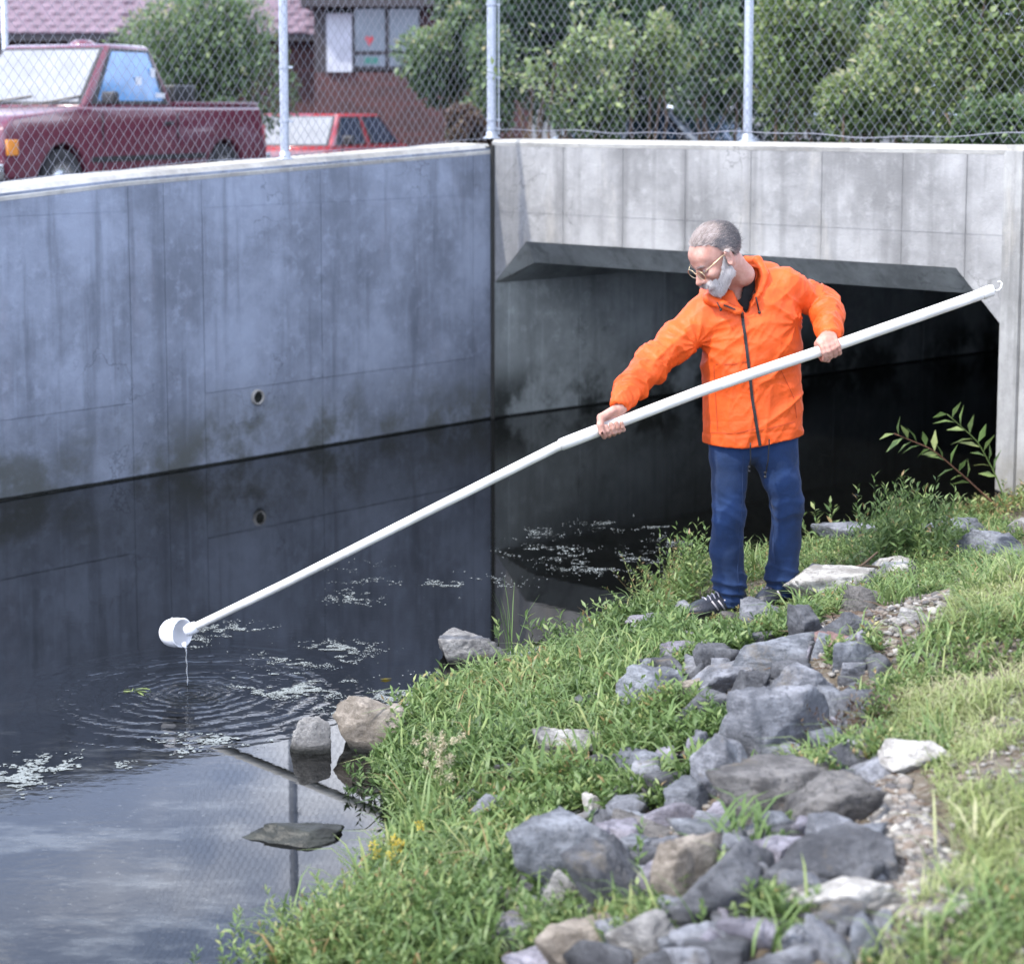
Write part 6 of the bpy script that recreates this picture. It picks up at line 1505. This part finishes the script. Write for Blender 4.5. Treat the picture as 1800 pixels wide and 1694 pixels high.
def torso(X, Y, Z):
    cx, a, b = np.interp(Z, rz, rx), np.interp(Z, rz, ra), np.interp(Z, rz, rb); e = 2.5
    q = (np.abs((X - cx) / a) ** e + np.abs((Y - yc) / b) ** e) ** (1 / e); d = (q - 1) * np.minimum(a, b); return np.maximum(d, Z - rz[-1])
J.custom((rx.min() - .4, yc - .3, rz[0] - .1), (rx.max() + .4, yc + .3, rz[-1] + .15), torso, .04)
shRj = PM(1234, 562, .0); shLj = PM(1384, 507, .05)
J.cap(PM(1245, 553, .02), PM(1312, 520, .05), .075, .09, .05); J.cap(PM(1312, 522, .05), PM(1378, 503, .05), .09, .078, .05)
slR = [shRj, PM(1190, 600, -.04), PM(1146, 640, -.13), PM(1114, 674, -.225), PM(1098, 697, -.305), PM(1093, 708, -.325)]; J.chain(slR, [.086, .079, .073, .064, .048, .041], .025)
slL = [shLj, PM(1418, 522, .09), PM(1447, 531, .12), PM(1456, 556, -.0), PM(1458, 577, -.155), PM(1458, 588, -.20)]; J.chain(slL, [.078, .068, .062, .060, .052, .042], .022)
for a, b in ((slR[-2], slR[-1]), (slL[-2], slL[-1])):     # cuff bands
    J.cap(a * .4 + b * .6, b, .046, .044, .006)
    J.cap(b, b + (b - a) * 1.6, .031, .031, .004, True)
# hood lying round the neck
hood = [PM(1300, 549, -.125), PM(1272, 537, -.13), PM(1248, 524, -.07), PM(1243, 512, .05), PM(1275, 492, .13), PM(1306, 468, .11), PM(1326, 466, .05), PM(1333, 488, -.03), PM(1326, 518, -.10), PM(1313, 546, -.125)]
J.chain(hood, [.012, .018, .022, .024, .028, .030, .028, .024, .018, .012], .012)
J.chain([PM(1298, 461, .07), PM(1311, 456, .06), PM(1332, 458, .01), PM(1343, 482, -.03), PM(1336, 512, -.085)], [.011, .014, .017, .016, .012], .008); J.chain([PM(1312, 470, .02), PM(1325, 490, -.03), PM(1320, 522, -.10)], [.010, .012, .010], .006)
J.ell(PM(1335, 488, .13), np.eye(3), [.10, .07, .075], .03)
# neck opening and V
J.cap(PM(1290, 512, .0), PM(1274, 440, -.03), .058, .070, .008, True)
def vee(X, Y, Z):
    zt, zb2 = PM(1300, 500, 0)[2], PM(1307, 547, 0)[2]; t = np.clip((Z - zb2) / (zt - zb2), -.2, 1.3)
    cx = PM(1307, 547, 0)[0] + (PM(1303, 500, 0)[0] - PM(1307, 547, 0)[0]) * t; w_ = .004 + .060 * t
    return np.maximum(np.maximum(np.abs(X - cx) - w_, zb2 - Z), Y - (Y0 + .02))
J.custom(PM(1200, 560, -.4), PM(1400, 470, .1), vee, .006, True)
# hem
hz0 = PM(1238, 786, -.1)[2]; hz1 = PM(1412, 771, -.1)[2]; hx0 = PM(1238, 786)[0]; hx1 = PM(1412, 771)[0]
def below(X, Y, Z): return Z - (hz0 + (hz1 - hz0) * (X - hx0) / (hx1 - hx0) - .018 * np.exp(-((X - hx0 - .18) / .12) ** 2))
J.custom((hx0 - .1, Y0 - .5, hz0 - .3), (hx1 + .1, Y0 + .5, hz0 + .12), below, .004, True)
V, F = J.nets(); V = relax(V, F, 2, .5); n_ = vnormals(V, F); del J
def seg_t(V, pts):
    best = np.full(len(V), 1e9); arc = np.zeros(len(V)); acc = 0; dirs = np.zeros_like(V)
    for a, b in zip(pts[:-1], pts[1:]):
        ab = b - a; L = np.linalg.norm(ab); t = np.clip((V - a) @ ab / L ** 2, 0, 1); d = np.linalg.norm(V - a - t[:, None] * ab, axis=1); m = d < best
        best = np.where(m, d, best); arc = np.where(m, acc + t * L, arc); dirs[m] = ab / L; acc += L
    return best, arc, acc, dirs
def ridge(x, sharp=1.6): return 1 - np.abs(x) ** (1 / sharp)
disp = np.zeros(len(V))
bR, sR, LR_, dR = seg_t(V, slR); bL, sL, LL_, dL = seg_t(V, slL)
cx_ = np.interp(V[:, 2], rz, rx); tors = (np.abs(V[:, 0] - cx_) < np.interp(V[:, 2], rz, ra) * .97) & (V[:, 2] < shRj[2] + .03)
for (bb_, ss_, LL2, sd_) in ((bR, sR, LR_, 1), (bL, sL, LL_, 2)):
    wq = np.clip((.105 - bb_) / .03, 0, 1) * np.clip(ss_ / .08, 0, 1) * (1 - .85 * tors)
    along = ss_[:, None] * np.array([1, 0, 0]) + 0
    # oblique rings that crowd towards the elbow and the cuff
    ang = fbm(V, 6, 60 + sd_, 2)
    f1 = ridge(np.sin(ss_ * 44 + ang * 2.4 + V[:, 2] * 8 * (1 if sd_ == 1 else -1))); f2 = fbm(np.stack([ss_ * 26 + ang, V[:, 1] * 9, V[:, 2] * 9 + V[:, 0] * 4], 1), 1.0, 70 + sd_, 3)
    crowd = .45 + .75 * np.exp(-((ss_ - LL2 * .52) / .08) ** 2) + .9 * np.exp(-((ss_ - LL2 * .86) / .05) ** 2)
    f3 = noise3(np.stack([ss_ * 13 + ang * .6, V[:, 1] * 15 + V[:, 2] * 9, V[:, 0] * 15 - V[:, 2] * 9], 1), 1.0, 76 + sd_)
    disp += wq * (.006 * ridge(np.clip(np.abs(np.sin(ss_ * 19 + ang * 4.5 + V[:, 2] * 22 * (1 if sd_ == 1 else -1))), 0, 1), 1.5) * crowd + .008 * ridge(np.clip(f2 * 1.3, -1, 1), 1.5) * crowd + .017 * ridge(np.clip(f3 * 1.4, -1, 1), 1.5) - .011)
    cz = np.clip((ss_ - LL2 * .86) / .02, 0, 1)      # gathered cuff
    ax_ang = np.arctan2((V - (slR[-1] if sd_ == 1 else slL[-1])) @ np.array([0, -1.0, 0]), (V - (slR[-1] if sd_ == 1 else slL[-1])) @ np.array([1.0, 0, .3]))
    disp += wq * cz * .0022 * np.sin(ax_ang * 15)
# folds across the body: long, diagonal, running from the armpits and the grip
Rt = lambda a_: (math.cos(a_), math.sin(a_))
for ang_d, fr, amp_, sd_ in ((38, 13, .017, 81), (-30, 12, .014, 82), (80, 17, .009, 83), (12, 27, .007, 84), (55, 34, .005, 85)):
    c_, s__ = Rt(math.radians(ang_d)); u1 = V[:, 0] * c_ + V[:, 2] * s__; v1 = -V[:, 0] * s__ + V[:, 2] * c_
    nf = noise3(np.stack([u1 * fr * .28, V[:, 1] * 3, v1 * fr], 1), 1.0, sd_) ; env_ = np.clip(.55 + fbm(V, 5, sd_ + 7, 2), 0, 1.3)
    disp += np.where(np.minimum(bR, bL) > .06, 1, .4) * amp_ * (ridge(np.clip(nf * 1.3, -1, 1), 1.8) - .35) * env_ * np.clip((.9 if True else 0), 0, 1)
# sharp creases radiating from the right armpit
ap_ = PM(1226, 606, -.1); rel = V - ap_; an = np.arctan2(rel[:, 2], rel[:, 0]); rr_ = np.linalg.norm(rel[:, [0, 2]], axis=1)
disp += .014 * ridge(np.sin(an * 6 + 1.0), 1.0) * np.exp(-rr_ / .12) * np.clip(rr_ / .03, 0, 1)
ap_ = PM(1400, 568, -.05); rel = V - ap_; an = np.arctan2(rel[:, 2], rel[:, 0]); rr_ = np.linalg.norm(rel[:, [0, 2]], axis=1)
disp += .012 * ridge(np.sin(an * 5 + .4), 1.0) * np.exp(-rr_ / .11) * np.clip(rr_ / .03, 0, 1)
hemd = V[:, 2] - (hz0 + (hz1 - hz0) * (V[:, 0] - hx0) / (hx1 - hx0))
disp += .003 * np.exp(-((hemd - .005) / .02) ** 2) * np.sin(V[:, 0] * 95 + 3 * fbm(V, 9, 3, 2)) - .006 * np.exp(-((hemd - .045) / .006) ** 2) * .35 - .003 * np.exp(-((hemd - .105) / .003) ** 2) * .5
disp = .78 * disp * np.where(n_[:, 2] < -.92, 0, 1)
V = V + n_ * disp[:, None]; V = relax(V, F, 1, .3)
jacket = obj('jacket', V, F, M['orange'], man, smooth=True); JV = V
tree = BVHTree.FromPolygons([Vector(v) for v in V], F.tolist())
def surf(px, py, off=.003):
    d = Vector(ray(px, py)).normalized(); h = tree.ray_cast(Vector(CAM), d, 30)
    return (np.array(h[0]) + np.array(h[1]) * off, np.array(h[1])) if h[0] is not None else (None, None)
def ribbon(name, pp, wd, mat, th=.003, par=None, dens=10):
    q = []
    for (a, b), (c, d) in zip(pp[:-1], pp[1:]):
        m_ = max(2, int(math.hypot(c - a, d - b) / dens * 2))
        q += [(a + (c - a) * i / m_, b + (d - b) * i / m_) for i in range(m_)]
    q.append(pp[-1]); S = [surf(*x, off=.001) for x in q]; S = [s for s in S if s[0] is not None]
    if len(S) < 2: return None
    P = np.array([s[0] for s in S]); Nn = np.array([s[1] for s in S]); 
    for _ in range(3): P[1:-1] = (P[:-2] + P[1:-1] * 2 + P[2:]) / 4; Nn[1:-1] = (Nn[:-2] + Nn[1:-1] * 2 + Nn[2:]) / 4
    T = np.gradient(P, axis=0); Sd = unit(np.cross(T, unit(Nn))) * wd / 2; Nn = unit(Nn) * th
    V = np.stack([P - Sd - Nn * .5, P + Sd - Nn * .5, P + Sd + Nn, P - Sd + Nn], 1).reshape(-1, 3); m_ = len(P)
    F = [[i * 4 + k, i * 4 + (k + 1) % 4, i * 4 + 4 + (k + 1) % 4, i * 4 + 4 + k] for i in range(m_ - 1) for k in range(4)] + [[0, 1, 2, 3], [m_ * 4 - 1, m_ * 4 - 2, m_ * 4 - 3, m_ * 4 - 4]]
    return obj(name, V, F, mat, par or jacket, smooth=False)
ribbon('zipper', [(1304, 550), (1312, 610), (1318, 660), (1322, 700), (1330, 750), (1336, 783)], .0125, M['zip'], .004)
M['seam'] = simple('orange_seam', (.45, .06, .012), .8)
ribbon('seam', [(1327, 758), (1370, 748), (1410, 738)], .0028, M['seam'], .0012); ribbon('seam', [(1250, 760), (1290, 762), (1328, 753)], .0028, M['seam'], .0012)
ribbon('seam', [(1255, 642), (1258, 700), (1262, 758)], .0028, M['seam'], .0012); ribbon('seam', [(1258, 640), (1290, 640), (1316, 634)], .0025, M['seam'], .0012)
ribbon('seam', [(1370, 645), (1396, 700), (1400, 735)], .0025, M['seam'], .0012)
ribbon('facing', [(1305, 550), (1297, 546), (1285, 541), (1272, 536)], .006, M['zip'], .002); ribbon('facing', [(1309, 549), (1316, 535), (1327, 513)], .010, M['zip'], .004)
def cord(pp, r=.0030, ends=True):
    S = [surf(*x, off=.005)[0] for x in pp]; S = [s for s in S if s is not None]
    if len(S) < 2: return
    o = obj('drawstring', *tube(S, r, 6), M['zip'], jacket, smooth=True)
    V, F = lathe([(.001, -.007), (.0055, -.004), (.0055, .004), (.001, .007)], S[-1], (0, 0, 1), 10); obj('toggle', V, F, M['zip'], o, smooth=True)
cord([(1328, 509), (1329, 523), (1332, 537), (1335, 550)]); cord([(1262, 533), (1265, 537), (1268, 543)])
for x0, y0, x1, y1 in ((1319, 786, 1317, 828), (1352, 780, 1345, 838)):
    p0, p1 = PM(x0, y0, -.155), PM(x1, y1, -.150); o = obj('drawstring', *tube([p0 + np.array([0, 0, .02]), p0, (p0 + p1) / 2 + np.array([.004, 0, 0]), p1], .0032, 6), M['zip'], jacket, smooth=True)
    for zq in (-.0, .018): V, F = lathe([(.001, -.007), (.0065, -.004), (.0065, .004), (.001, .007)], p1 + np.array([0, 0, zq]), (0, 0, 1), 10); obj('toggle', V, F, M['zip'], o, smooth=True)
# shirt
T_ = Field(PM(1200, 640, -.3), PM(1420, 430, .35), .006) if False else Field(np.minimum(PM(1215, 620, -.25), PM(1400, 450, .25)), np.maximum(PM(1215, 620, -.25), PM(1400, 450, .25)), .006)
T_.cap(PM(1303, 516, .02), PM(1311, 570, .035), .074, .105, .02); T_.cap(PM(1294, 512, .01), PM(1304, 484, .04), .070, .062, .01)
T_.cap(PM(1288, 512, -.01), PM(1270, 430, -.02), .056, .060, .004, True)
V, F = T_.nets(); V = relax(V, F, 1); obj('shirt', V, F, M['black_knit'], man, smooth=True); del T_

# jeans
gR = PM(1283, 1058, 0)[2]
Jn = Field(feet + np.array([-.30, -.30, -.0]), feet + np.array([.38, .38, 1.00]), .0058)
Jn.chain([PM(1288, 770, .02), PM(1284, 800, .01), PM(1281, 850, -.01), PM(1281, 905, -.03), PM(1277, 970, -.01), PM(1282, 1020, .0), PM(1283, 1052, .0)], [.098, .086, .074, .070, .069, .073, .062], .025)
Jn.chain([PM(1358, 770, .03), PM(1364, 800, .02), PM(1373, 840, .01), PM(1384, 885, .02), PM(1381, 950, .06), PM(1373, 1010, .09), PM(1373, 1040, .10)], [.106, .096, .080, .071, .063, .070, .061], .025)
Jn.cap(PM(1290, 765, .04), PM(1358, 765, .04), .11, .11, .03); Jn.cap(PM(1320, 785, .0), PM(1330, 800, .03), .070, .04, .02)
Jn.cap(PM(1283, 1078, 0), PM(1283, 1052, 0), .052, .048, .006, True); Jn.cap(PM(1371, 1072, .10), PM(1371, 1042, .10), .052, .046, .006, True)
def floorcut(zc):
    return lambda X, Y, Z: Z - zc
Jn.custom(PM(1200, 1120, -.3) , PM(1326, 1040, .3) + np.array([0, 0, .0]), lambda X, Y, Z: Z - PM(1283, 1052, 0)[2], .004, True)
Jn.custom(PM(1326, 1120, -.3), PM(1440, 1030, .35), lambda X, Y, Z: Z - PM(1371, 1047, .1)[2], .004, True)
V, F = Jn.nets(); V = relax(V, F, 2, .5); n_ = vnormals(V, F); del Jn
zk1, zk2, za = PM(0, 895, 0)[2], PM(0, 880, 0)[2], PM(0, 1030, 0)[2]
lw = V[:, 2]; bandk = np.exp(-((lw - zk1) / .07) ** 2); banda = np.exp(-((lw - za) / .085) ** 2)
fa = fbm(V, 7, 33, 2)
disp = (.0065 * bandk + .0125 * banda) * (ridge(np.sin(lw * 62 + fa * 3.0 + V[:, 0] * 16), 1.3) - .5) + .0075 * (ridge(noise3(np.stack([V[:, 0] * 14, V[:, 1] * 14, V[:, 2] * 4.2 + fa], 1), 1, 37), 1.3) - .5) + .004 * fbm(V, 12, 39, 2)
V = V + n_ * disp[:, None]; V = relax(V, F, 1, .25)
jeans = obj('jeans', V, F, M['denim'], man, smooth=True)
tree = BVHTree.FromPolygons([Vector(v) for v in V], F.tolist()); M['stitch'] = simple('denim_seam', (.012, .03, .085), .8)
ribbon('seam', [(1306, 800), (1305, 860), (1302, 930), (1296, 1000), (1300, 1050)], .004, M['stitch'], .0014, jeans); ribbon('seam', [(1352, 860), (1360, 930), (1362, 990)], .004, M['stitch'], .0014, jeans)

# shoes
M['shoe'] = simple('dark_shoe_leather', (.022, .025, .035), .42, var=.3, scale=30, bumpd=.003, bscale=120); M['sole'] = simple('shoe_sole', (.03, .03, .03), .7); M['lace'] = simple('grey_lace', (.42, .40, .42), .7)
def shoe(heel, toe, sidev, fl):
    s = unit(toe - heel); s[2] = 0; s = unit(s); l_ = np.cross(z_, s); L = np.linalg.norm((toe - heel)[:2])
    f0 = Field(np.minimum(heel, toe) - .12, np.maximum(heel, toe) + np.array([.12, .12, .20]), .005)
    W = lambda a, b, c: heel + s * a * L + l_ * b + z_ * c
    f0.ell(W(.16, 0, .055), (s, l_, z_), [.062, .042, .055], .02); f0.ell(W(.5, 0, .042), (s, l_, z_), [.11, .046, .042], .03); f0.ell(W(.80, .004, .034), (s, l_, z_), [.068, .050, .036], .03)
    f0.cap(W(.12, 0, .07), W(.16, 0, .115), .040, .038, .02); f0.cap(W(.30, 0, .075), W(.55, 0, .062), .035, .030, .02)
    f0.custom(f0.lo, f0.lo + f0.n * f0.h, lambda X, Y, Z: Z - (heel[2] + .014) + 0 * X + 0 * Y, .003, True)
    V, F = f0.nets(); V = relax(V, F, 1); sh = obj('shoe', V, F, M['shoe'], man, smooth=True)
    ol = [W(.16 + .62 * math.cos(t) * (.5 if math.cos(t) < 0 else 1) + .12, (.046 if math.cos(t) > 0 else .040) * math.sin(t) * 1.04, 0) for t in np.linspace(0, 2 * math.pi, 29)[:-1]]
    ol = [W(.43 + .585 * math.copysign(abs(math.cos(t)) ** .8, math.cos(t)), (.049 + .004 * math.cos(t)) * math.copysign(abs(math.sin(t)) ** .8, math.sin(t)), 0) for t in np.linspace(0, 2 * math.pi, 33)[:-1]]
    bevel(obj('sole', *prism(ol, (0, 0, .024)), M['sole'], sh), .005)
    for i in range(5):
        a = .40 + i * .075; h0 = .112 - i * .007
        obj('lace', *tube([W(a, -.026, h0 - .018), W(a + .015, -.012, h0 - .002), W(a + .03, .012, h0 - .004), W(a + .035, .026, h0 - .018)], .0032, 6), M['lace'], sh, smooth=True)
    obj('lace', *tube([W(.33, 0, .112), W(.36, -.03, .135), W(.42, -.045, .11), W(.40, -.04, .085)], .0028, 6), M['lace'], sh, smooth=True)
    for q in (-1, 1):
        for a0 in (.34, .46, .58): obj('side_stripe', *tube([W(a0, q * .049, .034), W(a0 + .05, q * .047, .056), W(a0 + .10, q * .039, .076)], .004, 6), M['lace'], sh, smooth=True)
    return sh
hR = PM(1305, 1075, .04); tR = PM(1213, 1083, -.08); zR = PM(1262, 1088, -.05)[2] + .012; hR[2] = tR[2] = zR
shoe(hR, tR, 0, 1)
hL = PM(1385, 1054, .16); tL_ = PM(1338, 1060, -.0); zL = PM(1366, 1064, .06)[2]; hL[2] = tL_[2] = zL
shoe(hL, tL_, 0, 1)
